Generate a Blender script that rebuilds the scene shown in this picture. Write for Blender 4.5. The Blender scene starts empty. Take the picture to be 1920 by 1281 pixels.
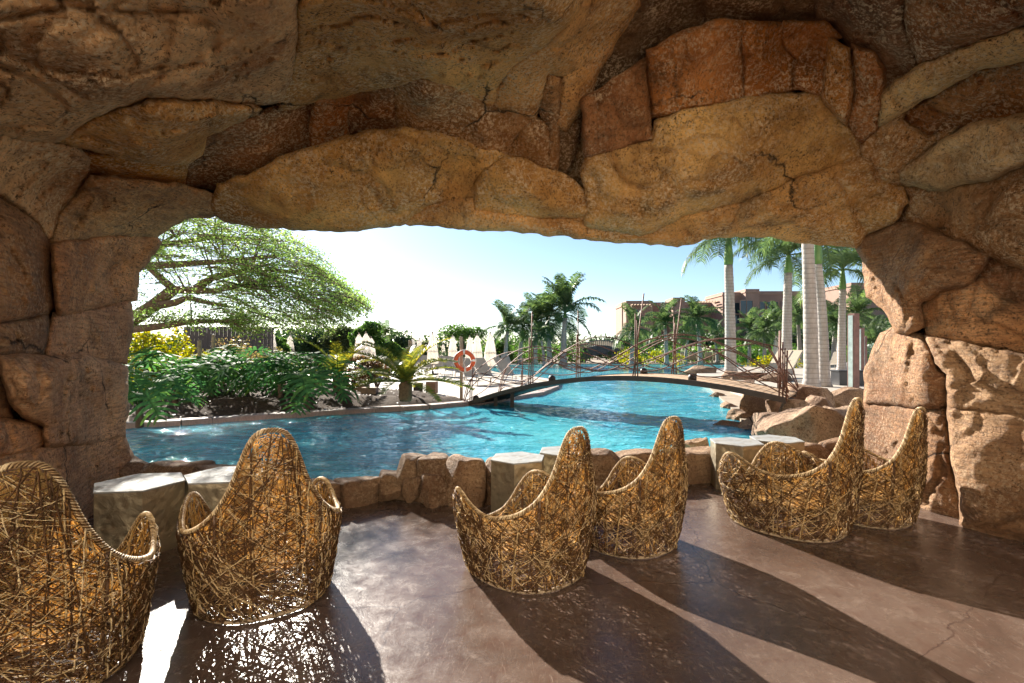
import bpy, bmesh, math, random
import numpy as np
from mathutils import Vector, Matrix, noise, geometry
random.seed(7); np.random.seed(7)
S = bpy.context.scene
COL = S.collection
R = math.radians
HZ, F, CH = 655.0, 960.0, 1.6            # horizon row, focal length (photo pixels), eye height
SUN_AZ, SUN_EL = R(-29.0), R(25.5)        # azimuth from +Y towards +X

# ---------------------------------------------------------------- camera, sky, sun, exposure
cam = bpy.data.cameras.new('camera'); camo = bpy.data.objects.new('camera', cam); COL.objects.link(camo)
cam.sensor_width = 36; cam.lens = 18.0; cam.clip_start = 0.05; cam.clip_end = 3000
cam.shift_y = (HZ - 640.5) / 1920
camo.location = (0, 0, CH); camo.rotation_euler = (R(90), 0, 0)
S.camera = camo
w = bpy.data.worlds.new('World'); S.world = w; w.use_nodes = True
wn = w.node_tree.nodes; wl = w.node_tree.links
sky = wn.new('ShaderNodeTexSky'); sky.sky_type = 'NISHITA'; sky.sun_disc = False
sky.sun_elevation = SUN_EL; sky.sun_rotation = SUN_AZ; sky.air_density = 0.85; sky.dust_density = 0.25; sky.ozone_density = 2.6
bg = wn['Background']; wl.new(sky.outputs[0], bg.inputs[0]); bg.inputs[1].default_value = 0.05
sl = bpy.data.lights.new('sun', 'SUN'); sl.energy = 5.0; sl.angle = R(0.53); sl.color = (1.0, 0.93, 0.82)
so = bpy.data.objects.new('sun', sl); COL.objects.link(so)
sd = Vector((math.sin(SUN_AZ) * math.cos(SUN_EL), math.cos(SUN_AZ) * math.cos(SUN_EL), math.sin(SUN_EL)))
so.rotation_euler = sd.to_track_quat('Z', 'Y').to_euler(); so.location = (-10, 30, 25)
S.view_settings.view_transform = 'Standard'; S.view_settings.look = 'None'
S.view_settings.exposure = 1.85; S.view_settings.gamma = 1; S.view_settings.use_curve_mapping = False
S.render.engine = 'CYCLES'
cy = S.cycles; cy.use_denoising = True; cy.max_bounces = 10; cy.diffuse_bounces = 6; cy.glossy_bounces = 4
cy.transmission_bounces = 4; cy.transparent_max_bounces = 8; cy.caustics_reflective = True; cy.blur_glossy = 1.0; cy.caustics_refractive = False
cy.sample_clamp_indirect = 6

# ---------------------------------------------------------------- helpers
def P(px, py, Y): return Vector(((px - 960) / F * Y, Y, CH + (HZ - py) / F * Y))
def G(px, py, z=0.0):
    Y = (CH - z) * F / (py - HZ); return Vector(((px - 960) / F * Y, Y, z))
def tag(o, label=None, cat=None, group=None, kind=None):
    if label: o['label'] = label
    if cat: o['category'] = cat
    if group: o['group'] = group
    if kind: o['kind'] = kind
    return o
def link(o, parent=None):
    COL.objects.link(o)
    if parent: o.parent = parent
    return o
def empty(name, loc=(0, 0, 0), rz=0.0, label=None, cat=None, group=None):
    o = bpy.data.objects.new(name, None); o.location = loc; o.rotation_euler = (0, 0, rz); o.empty_display_size = .1
    COL.objects.link(o); return tag(o, label, cat, group)
def mk(name, verts, faces, mat, parent=None, smooth=False, loc=None):
    me = bpy.data.meshes.new(name)
    if isinstance(verts, np.ndarray): verts = verts.tolist()
    if isinstance(faces, np.ndarray): faces = faces.tolist()
    me.from_pydata([tuple(v) for v in verts], [], faces)
    if smooth: me.polygons.foreach_set('use_smooth', [True] * len(me.polygons))
    me.update()
    if mat: me.materials.append(mat)
    o = bpy.data.objects.new(name, me)
    if loc is not None: o.location = loc
    return link(o, parent)
def inst(src, parent, loc=(0, 0, 0), rot=(0, 0, 0), sc=(1, 1, 1), name=None):
    o = bpy.data.objects.new(name or src.name.split('.')[0], src.data if hasattr(src, 'data') else src)
    o.location = loc; o.rotation_euler = rot; o.scale = sc if hasattr(sc, '__len__') else (sc,) * 3
    return link(o, parent)
class MB:
    """collects simple shapes into one mesh"""
    def __init__(s): s.v = []; s.f = []
    def add(s, v, f):
        n = len(s.v); s.v += [tuple(p) for p in v]; s.f += [tuple(i + n for i in q) for q in f]; return s
    def box(s, c, d, rz=0.0, bev=0.0):
        x, y, z = d[0] / 2, d[1] / 2, d[2] / 2; ca, sa = math.cos(rz), math.sin(rz)
        if bev <= 0:
            pts = [(a, b, e) for e in (-z, z) for a, b in ((-x, -y), (x, -y), (x, y), (-x, y))]
            fs = [(0, 3, 2, 1), (4, 5, 6, 7), (0, 1, 5, 4), (1, 2, 6, 5), (2, 3, 7, 6), (3, 0, 4, 7)]
        else:
            b = bev; pts = []
            for e, k in ((-z, b), (-z + b, 0), (z - b, 0), (z, b)):
                for a, q in ((-x, -y), (x, -y), (x, y), (-x, y)):
                    pts.append((a - math.copysign(k, a), q - math.copysign(k, q), e))
            fs = [(0, 3, 2, 1), (12, 13, 14, 15)]
            for l in range(3):
                for i in range(4):
                    j = (i + 1) % 4; fs.append((l * 4 + i, l * 4 + j, l * 4 + 4 + j, l * 4 + 4 + i))
        return s.add([(c[0] + p[0] * ca - p[1] * sa, c[1] + p[0] * sa + p[1] * ca, c[2] + p[2]) for p in pts], fs)
    def tube(s, pts, rad, n=6, cap=True, flat=1.0):
        pts = [Vector(p) for p in pts]; m = len(pts)
        rr = rad if hasattr(rad, '__len__') else [rad] * m
        up = Vector((0, 0, 1)); vs = []; prev = None
        for i, p in enumerate(pts):
            t = (pts[min(i + 1, m - 1)] - pts[max(i - 1, 0)])
            if t.length < 1e-9: t = Vector((0, 0, 1))
            t.normalize()
            if prev is None:
                a = t.cross(up)
                if a.length < 1e-3: a = t.cross(Vector((1, 0, 0)))
            else: a = prev - t * prev.dot(t)
            if a.length < 1e-6: a = t.orthogonal()
            a.normalize(); prev = a; b = t.cross(a)
            for k in range(n):
                q = 2 * math.pi * k / n; vs.append(p + a * (math.cos(q) * rr[i]) + b * (math.sin(q) * rr[i] * flat))
        fs = [(i * n + k, i * n + (k + 1) % n, (i + 1) * n + (k + 1) % n, (i + 1) * n + k) for i in range(m - 1) for k in range(n)]
        if cap: fs += [tuple(range(n))[::-1], tuple((m - 1) * n + k for k in range(n))]
        return s.add(vs, fs)
    def lathe(s, prof, c=(0, 0, 0), n=16, fn=None):
        vs = []
        for r, z in prof:
            for k in range(n):
                q = 2 * math.pi * k / n; r2 = fn(q, z, r) if fn else r
                vs.append((c[0] + math.cos(q) * r2, c[1] + math.sin(q) * r2, c[2] + z))
        m = len(prof)
        fs = [(i * n + k, i * n + (k + 1) % n, (i + 1) * n + (k + 1) % n, (i + 1) * n + k) for i in range(m - 1) for k in range(n)]
        fs += [tuple(range(n))[::-1], tuple((m - 1) * n + k for k in range(n))]
        return s.add(vs, fs)
    def build(s, name, mat, parent=None, smooth=False, loc=None):
        return mk(name, s.v, s.f, mat, parent, smooth, loc)

# ---------------------------------------------------------------- materials
MATS = {}
def nodes(name):
    m = bpy.data.materials.new(name); m.use_nodes = True; nt = m.node_tree
    b = nt.nodes['Principled BSDF']; return m, nt, nt.nodes, nt.links, b
def N(nt, t, **k):
    n = nt.nodes.new(t)
    for a, v in k.items(): setattr(n, a, v)
    return n
def noise_n(nt, scale, detail=5, rough=.6, vec=None, dist=0.0):
    n = N(nt, 'ShaderNodeTexNoise'); n.inputs['Scale'].default_value = scale; n.inputs['Detail'].default_value = detail
    n.inputs['Roughness'].default_value = rough; n.inputs['Distortion'].default_value = dist
    if vec is not None: nt.links.new(vec, n.inputs['Vector'])
    return n.outputs[0]
def ramp(nt, fac, stops):
    r = N(nt, 'ShaderNodeValToRGB'); e = r.color_ramp.elements
    while len(e) < len(stops): e.new(.5)
    for x, (p, c) in zip(e, stops): x.position = p; x.color = (*c, 1) if len(c) == 3 else c
    nt.links.new(fac, r.inputs[0]); return r.outputs[0]
def mixc(nt, fac, a, b, mode='MIX'):
    m = N(nt, 'ShaderNodeMix', data_type='RGBA', blend_type=mode)
    for s, v in ((0, fac), (6, a), (7, b)):
        if hasattr(v, 'is_linked') or hasattr(v, 'links'): nt.links.new(v, m.inputs[s])
        elif s == 0: m.inputs[0].default_value = v
        else: m.inputs[s].default_value = (*v, 1)
    return m.outputs[2]
def bump(nt, b, h, strength, dist=.02, base=None):
    n = N(nt, 'ShaderNodeBump'); n.inputs['Strength'].default_value = strength; n.inputs['Distance'].default_value = dist
    nt.links.new(h, n.inputs['Height'])
    if base is not None: nt.links.new(base, n.inputs['Normal'])
    if b is not None: nt.links.new(n.outputs[0], b.inputs['Normal'])
    return n.outputs[0]
def mp(nt, sc, coord='Object'):
    t = N(nt, 'ShaderNodeTexCoord'); m = N(nt, 'ShaderNodeMapping'); m.inputs['Scale'].default_value = sc
    nt.links.new(t.outputs[coord], m.inputs[0]); return m.outputs[0]
def geo_pos(nt, sc):
    t = N(nt, 'ShaderNodeNewGeometry'); m = N(nt, 'ShaderNodeMapping'); m.inputs['Scale'].default_value = sc
    nt.links.new(t.outputs['Position'], m.inputs[0]); return m.outputs[0]
def simple(name, col, rough=.6, metal=0.0, var=.25, scale=6, bmp=0.0, bscale=40, spec=.5):
    if name in MATS: return MATS[name]
    m, nt, ns, L, b = nodes(name)
    n = noise_n(nt, scale, 6, .65, mp(nt, (1, 1, 1)))
    c = ramp(nt, n, [(.3, tuple(x * (1 - var) for x in col)), (.7, tuple(min(1, x * (1 + var)) for x in col))])
    L.new(c, b.inputs['Base Color']); b.inputs['Roughness'].default_value = rough; b.inputs['Metallic'].default_value = metal
    b.inputs['Specular IOR Level'].default_value = spec
    if bmp: bump(nt, b, noise_n(nt, bscale, 5, .6, mp(nt, (1, 1, 1))), bmp)
    MATS[name] = m; return m
def leafmat(name, stops, trans=.45, rough=.5, pscale=.8, spec=.3):
    if name in MATS: return MATS[name]
    m, nt, ns, L, b = nodes(name)
    g = N(nt, 'ShaderNodeNewGeometry')
    mixv = N(nt, 'ShaderNodeMath', operation='MULTIPLY_ADD'); mixv.inputs[1].default_value = .55
    L.new(g.outputs['Random Per Island'], mixv.inputs[0])
    pn = noise_n(nt, pscale, 3, .6, geo_pos(nt, (1, 1, 1)))
    sub = N(nt, 'ShaderNodeMath', operation='MULTIPLY_ADD'); sub.inputs[1].default_value = 1.0; sub.inputs[2].default_value = -.28
    L.new(pn, sub.inputs[0]); L.new(sub.outputs[0], mixv.inputs[2])
    c = ramp(nt, mixv.outputs[0], stops)
    L.new(c, b.inputs['Base Color']); b.inputs['Roughness'].default_value = rough; b.inputs['Specular IOR Level'].default_value = spec
    tr = N(nt, 'ShaderNodeBsdfTranslucent'); hs = N(nt, 'ShaderNodeHueSaturation'); hs.inputs['Value'].default_value = 1.5; hs.inputs['Saturation'].default_value = 1.1
    L.new(c, hs.inputs['Color']); L.new(hs.outputs[0], tr.inputs[0])
    mx = N(nt, 'ShaderNodeMixShader'); mx.inputs[0].default_value = trans
    L.new(b.outputs[0], mx.inputs[1]); L.new(tr.outputs[0], mx.inputs[2]); L.new(mx.outputs[0], ns['Material Output'].inputs[0])
    MATS[name] = m; return m

def rockmat(name, stria=0.0, pit=1.0, pale_k=.9, sat=1.14):
    """sculpted sandstone: object colour is the stone's own tint; stains, speckle and pale scuffs are noise"""
    m, nt, ns, L, b = nodes(name)
    oi = N(nt, 'ShaderNodeObjectInfo')
    p1 = geo_pos(nt, (1, 1, 1)); p2 = geo_pos(nt, (.35, .35, 2.2))
    big = noise_n(nt, 1.1, 5, .62, p1, .6)
    c = mixc(nt, ramp(nt, big, [(.36, (0, 0, 0)), (.66, (1, 1, 1))]), (.58, .46, .38), (1.3, 1.24, 1.12))
    hu = noise_n(nt, .75, 4, .6, geo_pos(nt, (1, 1.2, .9)), .8)
    tint = mixc(nt, .75, ramp(nt, hu, [(.32, (.36, .21, .11)), (.5, (.52, .36, .20)), (.68, (.60, .46, .31))]), oi.outputs['Color'])
    c = mixc(nt, 1.0, tint, c, 'MULTIPLY')
    st = noise_n(nt, 1.7, 8, .70, p1, 1.4)                       # dark stains
    c = mixc(nt, ramp(nt, st, [(.54, (0, 0, 0)), (.68, (.72,) * 3)]), c, (.085, .048, .026))
    sp = noise_n(nt, 38, 5, .8, geo_pos(nt, (1.2, .8, 1.0)), .3); sg_ = noise_n(nt, 2.1, 5, .65, geo_pos(nt, (.8, 1.2, 1.4)), .5)
    sm = N(nt, 'ShaderNodeMath', operation='MULTIPLY'); L.new(ramp(nt, sp, [(.41, (1, 1, 1)), (.475, (0, 0, 0))]), sm.inputs[0]); L.new(ramp(nt, sg_, [(.36, (.35,) * 3), (.58, (1, 1, 1))]), sm.inputs[1])
    c = mixc(nt, sm.outputs[0], c, (.085, .045, .022))
    gate = noise_n(nt, 1.7, 4, .6, geo_pos(nt, (1.3, .9, 1.1)))
    pale = noise_n(nt, 30, 5, .8, p1)
    pf = N(nt, 'ShaderNodeMath', operation='MULTIPLY')
    L.new(ramp(nt, pale, [(.5, (0, 0, 0)), (.57, (pale_k,) * 3)]), pf.inputs[0]); L.new(ramp(nt, gate, [(.38, (.1,) * 3), (.58, (1, 1, 1))]), pf.inputs[1])
    c = mixc(nt, pf.outputs[0], c, (.66, .52, .37))
    if stria:
        s2 = noise_n(nt, 9, 6, .7, geo_pos(nt, (.5, .5, 5.0)))
        c = mixc(nt, ramp(nt, s2, [(.35, (stria,) * 3), (.55, (0, 0, 0))]), c, (.12, .075, .055))
    vo = N(nt, 'ShaderNodeTexVoronoi', feature='DISTANCE_TO_EDGE'); vo.inputs['Scale'].default_value = .8
    wv = N(nt, 'ShaderNodeMix', data_type='VECTOR'); wv.inputs[0].default_value = .3
    nv = N(nt, 'ShaderNodeTexNoise'); nv.inputs['Scale'].default_value = 1.6; nv.inputs['Detail'].default_value = 7; nv.inputs['Roughness'].default_value = .6
    L.new(p1, nv.inputs['Vector']); L.new(p1, wv.inputs[4]); L.new(nv.outputs[1], wv.inputs[5]); L.new(wv.outputs[1], vo.inputs['Vector'])
    cg = N(nt, 'ShaderNodeMath', operation='MULTIPLY'); L.new(ramp(nt, vo.outputs['Distance'], [(0, (1, 1, 1)), (.007, (0, 0, 0))]), cg.inputs[0])
    L.new(ramp(nt, noise_n(nt, 1.3, 3, .5, geo_pos(nt, (1.1, .7, .9))), [(.50, (0, 0, 0)), (.60, (1, 1, 1))]), cg.inputs[1])
    c = mixc(nt, cg.outputs[0], c, (.03, .018, .012))
    hsv = N(nt, 'ShaderNodeHueSaturation'); hsv.inputs['Saturation'].default_value = sat; L.new(c, hsv.inputs['Color']); c = hsv.outputs[0]
    L.new(c, b.inputs['Base Color']); b.inputs['Roughness'].default_value = .82; b.inputs['Specular IOR Level'].default_value = .3
    h = N(nt, 'ShaderNodeMath', operation='ADD'); L.new(noise_n(nt, 22, 8, .72, p1), h.inputs[0])
    h2 = N(nt, 'ShaderNodeMath', operation='MULTIPLY'); h2.inputs[1].default_value = .5 * pit; L.new(sp, h2.inputs[0]); L.new(h2.outputs[0], h.inputs[1])
    hh = h.outputs[0]
    if stria:
        h3 = N(nt, 'ShaderNodeMath', operation='ADD'); L.new(hh, h3.inputs[0]); L.new(s2, h3.inputs[1]); hh = h3.outputs[0]
    nck = N(nt, 'ShaderNodeBump', invert=True); nck.inputs['Strength'].default_value = .9; nck.inputs['Distance'].default_value = .04; L.new(cg.outputs[0], nck.inputs['Height'])
    n1 = bump(nt, None, noise_n(nt, 4.5, 9, .68, p1, .4), .9, .10, nck.outputs[0])
    bump(nt, b, hh, .8, .028, n1)
    return m
M_rock = rockmat('cave_rock'); M_rock_s = rockmat('cave_rock_striated', .55, .5, .4, 1.12); M_rock_o = rockmat('pool_rock', .25, .6, .35, 1.05)
# ---------------------------------------------------------------- cave: sculpted rock vault, block by block
CTRL = [(-300,500,2.2),(-300,800,2.2),(-300,1100,2.2),(0,500,3.4),(0,650,3.4),(0,800,3.4),(0,1000,3.4),(100,500,4.1),(100,650,4.1),(100,850,4.1),
(230,500,5.5),(230,650,5.6),(230,800,5.7),(250,900,5.9),(300,430,5.6),(560,425,5.8),(800,418,5.9),(1000,430,5.9),(1200,450,5.9),(1400,440,6.0),(1600,460,5.9),
(500,340,5.2),(700,300,5.2),(900,320,5.3),(1200,350,5.4),(1400,300,5.1),(1600,330,5.2),(700,200,4.8),(900,220,4.9),(1000,250,5.0),(1150,220,5.0),
(1300,200,4.9),(1500,180,4.9),(1300,100,4.8),(1500,80,4.8),(1400,20,4.3),(1100,100,4.5),(1650,50,4.0),(800,100,3.7),(800,0,3.1),(800,-200,2.3),
(1050,50,3.6),(1200,-200,2.9),(1400,-200,3.0),(500,100,3.3),(300,150,3.2),(300,270,3.8),(100,250,3.4),(0,100,2.7),(300,0,2.7),(300,-200,2.0),
(-300,-200,1.7),(-300,200,2.0),(150,370,4.3),(300,380,4.9),(0,330,3.5),(380,300,4.6),(560,240,4.7),(590,100,3.6),(1700,150,4.3),(1700,300,4.9),
(1850,250,4.3),(1920,150,3.8),(1920,0,3.1),(2300,-200,2.0),(2300,200,2.5),(2300,500,2.9),(2300,1100,2.9),(1850,400,4.5),(1700,400,5.3),(1650,500,5.7),
(1750,500,5.0),(1850,550,4.6),(1920,600,4.4),(1640,700,6.0),(1720,700,5.1),(1800,750,4.75),(1920,800,4.4),(1640,900,5.9),(1720,900,5.1),(1810,985,4.7),(1920,1005,4.4)]
ca = np.array(CTRL, float); cxy = ca[:, :2] / 500.0
def tps(r): return np.where(r > 1e-9, r * r * np.log(np.maximum(r, 1e-9)), 0)
K = tps(np.linalg.norm(cxy[:, None] - cxy[None], axis=2)) + np.eye(len(ca)) * .004
Q = np.hstack([np.ones((len(ca), 1)), cxy])
SOL = np.linalg.solve(np.block([[K, Q], [Q.T, np.zeros((3, 3))]]), np.concatenate([ca[:, 2], np.zeros(3)]))
def depth(p):
    q = np.asarray(p, float) / 500.0
    d = np.linalg.norm(q[:, None] - cxy[None], axis=2)
    return np.maximum(tps(d) @ SOL[:-3] + SOL[-3] + q @ SOL[-2:], 1.2)
def world(p, Y):
    p = np.asarray(p, float); return np.stack([(p[:, 0] - 960) / F * Y, Y, CH + (HZ - p[:, 1]) / F * Y], 1)
def seg_dist(p, poly):
    a = poly; b = np.roll(poly, -1, 0); ab = b - a
    t = np.clip(((p[:, None] - a) * ab).sum(2) / np.maximum((ab * ab).sum(1), 1e-9), 0, 1)
    return np.sqrt((((a + t[..., None] * ab) - p[:, None]) ** 2).sum(2)).min(1)
def inside(p, poly):
    x, y = p[:, 0], p[:, 1]; r = np.zeros(len(p), bool); n = len(poly); j = n - 1
    for i in range(n):
        xi, yi = poly[i]; xj, yj = poly[j]
        if yi != yj:
            r ^= ((yi > y) != (yj > y)) & (x < (xj - xi) * (y - yi) / (yj - yi) + xi)
        j = i
    return r
def resample(poly, step, jit, seed):
    out = []; n = len(poly)
    for i in range(n):
        a = np.array(poly[i], float); b = np.array(poly[(i + 1) % n], float); L = np.linalg.norm(b - a); k = max(1, int(L / step))
        nrm = np.array([b[1] - a[1], a[0] - b[0]]) / max(L, 1e-6)
        for j in range(k):
            q = a + (b - a) * j / k
            s = noise.noise((q[0] * .035, q[1] * .035, seed * 3.1)) * jit + noise.noise((q[0] * .12, q[1] * .12, seed * 1.7)) * jit * .4
            out.append(q + nrm * s * (1 if j else .3))
    return np.array(out)
def cdt(bound, pts, hole=None):
    vs = [Vector(q) for q in bound]; n = len(bound); es = [(i, (i + 1) % n) for i in range(n)]
    if hole is not None:
        h0 = len(vs); vs += [Vector(q) for q in hole]; es += [(h0 + i, h0 + (i + 1) % len(hole)) for i in range(len(hole))]
    vs += [Vector(q) for q in pts]
    v, e, f, *_ = geometry.delaunay_2d_cdt(vs, es, [], 1, 1e-4)
    return np.array([tuple(q) for q in v]), [tuple(x) for x in f]
cave = empty('rock_cave', (0, 5.8, 0), 0, 'sculpted brown sandstone cave vault framing the pool, with pillars at both sides', 'cave')
CAVE_INV = Vector((0, 5.8, 0))
def block(poly, tint, dz=0.0, w=30, D=.22, grad=(0, 0), amp=.05, mat=None, step=6.5, seed=None, label=None, grow=3, jit=5):
    global BSEED
    BSEED += 1; sd_ = seed or BSEED
    poly = np.array(poly, float); c0 = poly.mean(0)
    area = .5 * np.sum(poly[:, 0] * np.roll(poly[:, 1], -1) - np.roll(poly[:, 0], -1) * poly[:, 1])
    if area < 0: poly = poly[::-1]
    b = resample(poly, 9, jit, sd_)
    t = np.roll(b, -1, 0) - np.roll(b, 1, 0); nn = np.stack([t[:, 1], -t[:, 0]], 1); nn /= np.maximum(np.linalg.norm(nn, axis=1, keepdims=True), 1e-6)
    b = b + nn * grow; w = w * .5; D = D * .48
    lo, hi = b.min(0), b.max(0)
    st = step if (lo[0] > -60 and hi[0] < 1980 and lo[1] > -60) else step
    gx, gy = np.meshgrid(np.arange(lo[0], hi[0], st), np.arange(lo[1], hi[1], st * .87))
    gx = gx + (np.arange(gx.shape[0])[:, None] % 2) * st / 2
    g = np.stack([gx.ravel(), gy.ravel()], 1); rs = np.random.RandomState(sd_); g = g + rs.uniform(-.25, .25, g.shape) * st
    far = (g[:, 0] < -70) | (g[:, 0] > 1990) | (g[:, 1] < -70)
    keep = ~far | (rs.rand(len(g)) < .12)
    g = g[keep]; g = g[inside(g, b)]; dd = seg_dist(g, b) if len(g) else np.zeros(0); g = g[dd > 4.0]
    v2, fs = cdt(b, g)
    d = seg_dist(v2, b); on = d < .5
    k = 1 - np.minimum(d / w, 1); rec = D * (1 - np.sqrt(np.maximum(1 - k ** 2.2, 0)))
    Y = depth(v2) + dz + (v2 - c0) @ np.array(grad) / 100.0
    nf = int(min(max(abs(area) / 3000, 5), 44)); inn = g[rs.randint(0, max(len(g), 1), nf)] if len(g) else b[:nf]
    gr = rs.normal(0, .055 + amp * .5, (nf, 2)); off0 = rs.uniform(0, .05, nf)
    fac = (off0[None] + (((v2[:, None] - inn[None]) * gr[None]).sum(2)) / 100.0); fac = fac.max(1); fac -= fac.mean(); fac *= amp * 1.15 / max(fac.std(), 1e-4); fade = .25 + .75 * np.clip(d / 38, 0, 1); Y = Y + np.clip(fac, -.16, .26) * fade
    W0 = world(v2, Y); disp = np.zeros(len(v2)); off = Vector((sd_ * 3.7, sd_ * 1.3, sd_ * 2.1))
    for i, p in enumerate(W0.tolist()):
        q = Vector(p)
        x = noise.fractal(q * .9 + off, 1.0, 2.0, 3) * amp * 1.0
        x += noise.ridged_multi_fractal(q * 1.5 + off, 1.0, 2.2, 4, 1.0, 2.0) * -amp * .55
        x += noise.noise(q * 9.0) * amp * .16 + noise.noise(q * 21.0) * amp * .09
        cl = noise.voronoi(q * 1.7 + off, distance_metric='DISTANCE', exponent=2.5)[0]
        x += (min(cl[1] - cl[0], .18) - .18) * -amp * 1.3
        q2 = q + noise.noise_vector(q * 1.3 + off) * .35
        cr = noise.voronoi(q2 * .95 + off * 2)[0]; ck = cr[1] - cr[0]
        if ck < .045: x += (1 - ck / .045) * .055
        tr_ = noise.noise(q * 1.1 + off * 3) + .35 * noise.noise(q * 3.3); x += (math.floor(tr_ * 3.2) / 3.2 - tr_) * amp * 2.0
        sb_ = q.z * 5.2 + q.x * .9 + q.y * 1.6 + noise.noise(q * 1.2 + off) * 1.6; x += (sb_ - math.floor(sb_)) ** 3 * amp * .45 * max(0, noise.noise(q * .8 + off * 5) + .3)
        disp[i] = x
    W = world(v2, Y + rec + disp * fade)
    nv = len(W)
    bi = [i for i in range(nv) if on[i]]
    # skirt: the block's flanks run back into the rock
    from collections import Counter
    cnt = Counter()
    for f in fs:
        for i in range(len(f)): cnt[tuple(sorted((f[i], f[(i + 1) % len(f)])))] += 1
    verts = [W[i] for i in range(nv)]; faces = [tuple(f[::-1]) if False else tuple(f) for f in fs]; mapb = {}
    for f in fs:
        for i in range(len(f)):
            a, c = f[i], f[(i + 1) % len(f)]
            if cnt[tuple(sorted((a, c)))] == 1:
                for q in (a, c):
                    if q not in mapb:
                        mapb[q] = len(verts); Yq = W[q][1] + .45; verts.append(world(v2[q:q + 1], np.array([Yq]))[0])
                faces.append((c, a, mapb[a], mapb[c]))
    verts = [Vector(x) - CAVE_INV for x in verts]
    o = mk('rock_block', verts, faces, mat or M_rock, cave, True)
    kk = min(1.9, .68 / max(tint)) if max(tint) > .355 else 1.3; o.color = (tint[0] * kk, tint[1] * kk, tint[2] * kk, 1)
    if label: o['label'] = label
    return o
BSEED = 0
TAN = (.40, .25, .13); SAND = (.50, .33, .16); RED = (.30, .115, .05); DRED = (.17, .065, .035); BRN = (.26, .145, .08); DARK = (.085, .05, .038)  # DARK mixes the recess's shade into its stained stone colour
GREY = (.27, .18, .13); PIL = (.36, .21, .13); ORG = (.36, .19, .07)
# hidden ledges first (recessed), proud blocks after
B = block
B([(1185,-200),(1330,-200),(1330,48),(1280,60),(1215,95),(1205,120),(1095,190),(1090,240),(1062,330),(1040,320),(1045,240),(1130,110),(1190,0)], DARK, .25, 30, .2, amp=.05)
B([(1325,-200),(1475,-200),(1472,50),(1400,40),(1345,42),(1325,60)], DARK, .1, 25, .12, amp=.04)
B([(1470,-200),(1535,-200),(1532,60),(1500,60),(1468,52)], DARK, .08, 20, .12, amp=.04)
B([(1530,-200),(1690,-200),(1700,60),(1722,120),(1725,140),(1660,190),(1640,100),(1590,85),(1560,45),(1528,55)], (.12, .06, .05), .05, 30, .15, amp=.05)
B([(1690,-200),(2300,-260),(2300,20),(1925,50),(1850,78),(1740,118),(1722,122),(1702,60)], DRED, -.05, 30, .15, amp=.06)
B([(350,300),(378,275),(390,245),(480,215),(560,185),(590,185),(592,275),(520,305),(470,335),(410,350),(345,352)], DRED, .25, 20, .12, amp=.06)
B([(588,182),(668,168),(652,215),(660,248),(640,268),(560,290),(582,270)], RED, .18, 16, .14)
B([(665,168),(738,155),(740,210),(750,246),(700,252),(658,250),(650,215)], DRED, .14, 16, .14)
B([(735,155),(792,142),(864,166),(858,210),(838,260),(760,248),(742,232)], BRN, .10, 18, .16)
B([(860,165),(932,200),(1004,222),(964,262),(948,298),(890,282),(833,260),(850,212)], BRN, .08, 18, .16)
B([(1000,222),(1034,232),(1038,326),(1062,335),(990,306),(944,298),(960,262)], BRN, .16, 14, .14)
B([(1026,138),(1058,143),(1048,240),(1044,326),(1024,324),(1028,235),(1008,200)], BRN, .12, 14, .14)
B([(556,-200),(1110,-200),(1085,20),(1060,50),(1010,95),(960,125),(930,165),(925,206),(860,172),(792,148),(735,162),(665,174),(590,190),(524,206),(530,186),(545,140),(556,60)],
  (.44,.28,.14), 0, 45, .22, amp=.09)
B([(1105,-200),(1195,-200),(1200,10),(1135,112),(1090,205),(1062,245),(1044,238),(1056,143),(1028,137),(1004,224),(925,205),(932,165),(960,122),(1010,92),(1060,48),(1085,15)],
  (.38,.23,.12), .08, 30, .16, amp=.05)
# left overhang
B([(-300,-260),(570,-260),(560,0),(556,60),(545,140),(530,190),(470,198),(380,190),(275,184),(215,204),(160,230),(112,264),(40,268),(-60,250),(-300,215)],
  (.42,.29,.195), -.12, 60, .32, amp=.10, label='huge speckled overhanging boulder at the upper left')
B([(100,264),(160,226),(215,204),(278,183),(380,189),(470,197),(490,205),(480,214),(430,235),(385,255),(378,290),(350,308),(300,306),(215,292)], (.42,.26,.13), -.10, 40, .28, amp=.07)
# left shoulder
B([(150,283),(250,288),(300,300),(352,306),(345,348),(250,338),(165,334)], ORG, .18, 14, .12)
B([(-300,200),(-60,225),(40,245),(150,280),(168,300),(165,335),(150,362),(118,398),(98,458),(76,424),(40,393),(0,368),(-300,300)], (.42,.29,.20), -.02, 30, .24, amp=.07)
B([(96,458),(112,400),(148,360),(170,330),(260,338),(345,348),(402,368),(400,395),(412,404),(345,410),(318,425),(292,444),(200,442),(130,455)], (.38,.25,.15), -.10, 34, .26, amp=.06, mat=M_rock_s)
# lintel
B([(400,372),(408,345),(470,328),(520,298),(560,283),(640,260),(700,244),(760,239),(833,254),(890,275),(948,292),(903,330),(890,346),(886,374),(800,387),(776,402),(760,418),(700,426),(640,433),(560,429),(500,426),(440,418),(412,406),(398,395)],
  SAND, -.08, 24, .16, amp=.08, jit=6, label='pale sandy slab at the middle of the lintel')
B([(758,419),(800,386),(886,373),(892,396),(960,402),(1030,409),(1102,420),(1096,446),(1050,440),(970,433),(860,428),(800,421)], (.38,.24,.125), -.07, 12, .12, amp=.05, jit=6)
B([(948,292),(903,328),(890,346),(887,396),(960,406),(1040,410),(1104,404),(1096,360),(1062,330),(1034,322),(990,302)], SAND, -.07, 14, .12, amp=.06)
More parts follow.
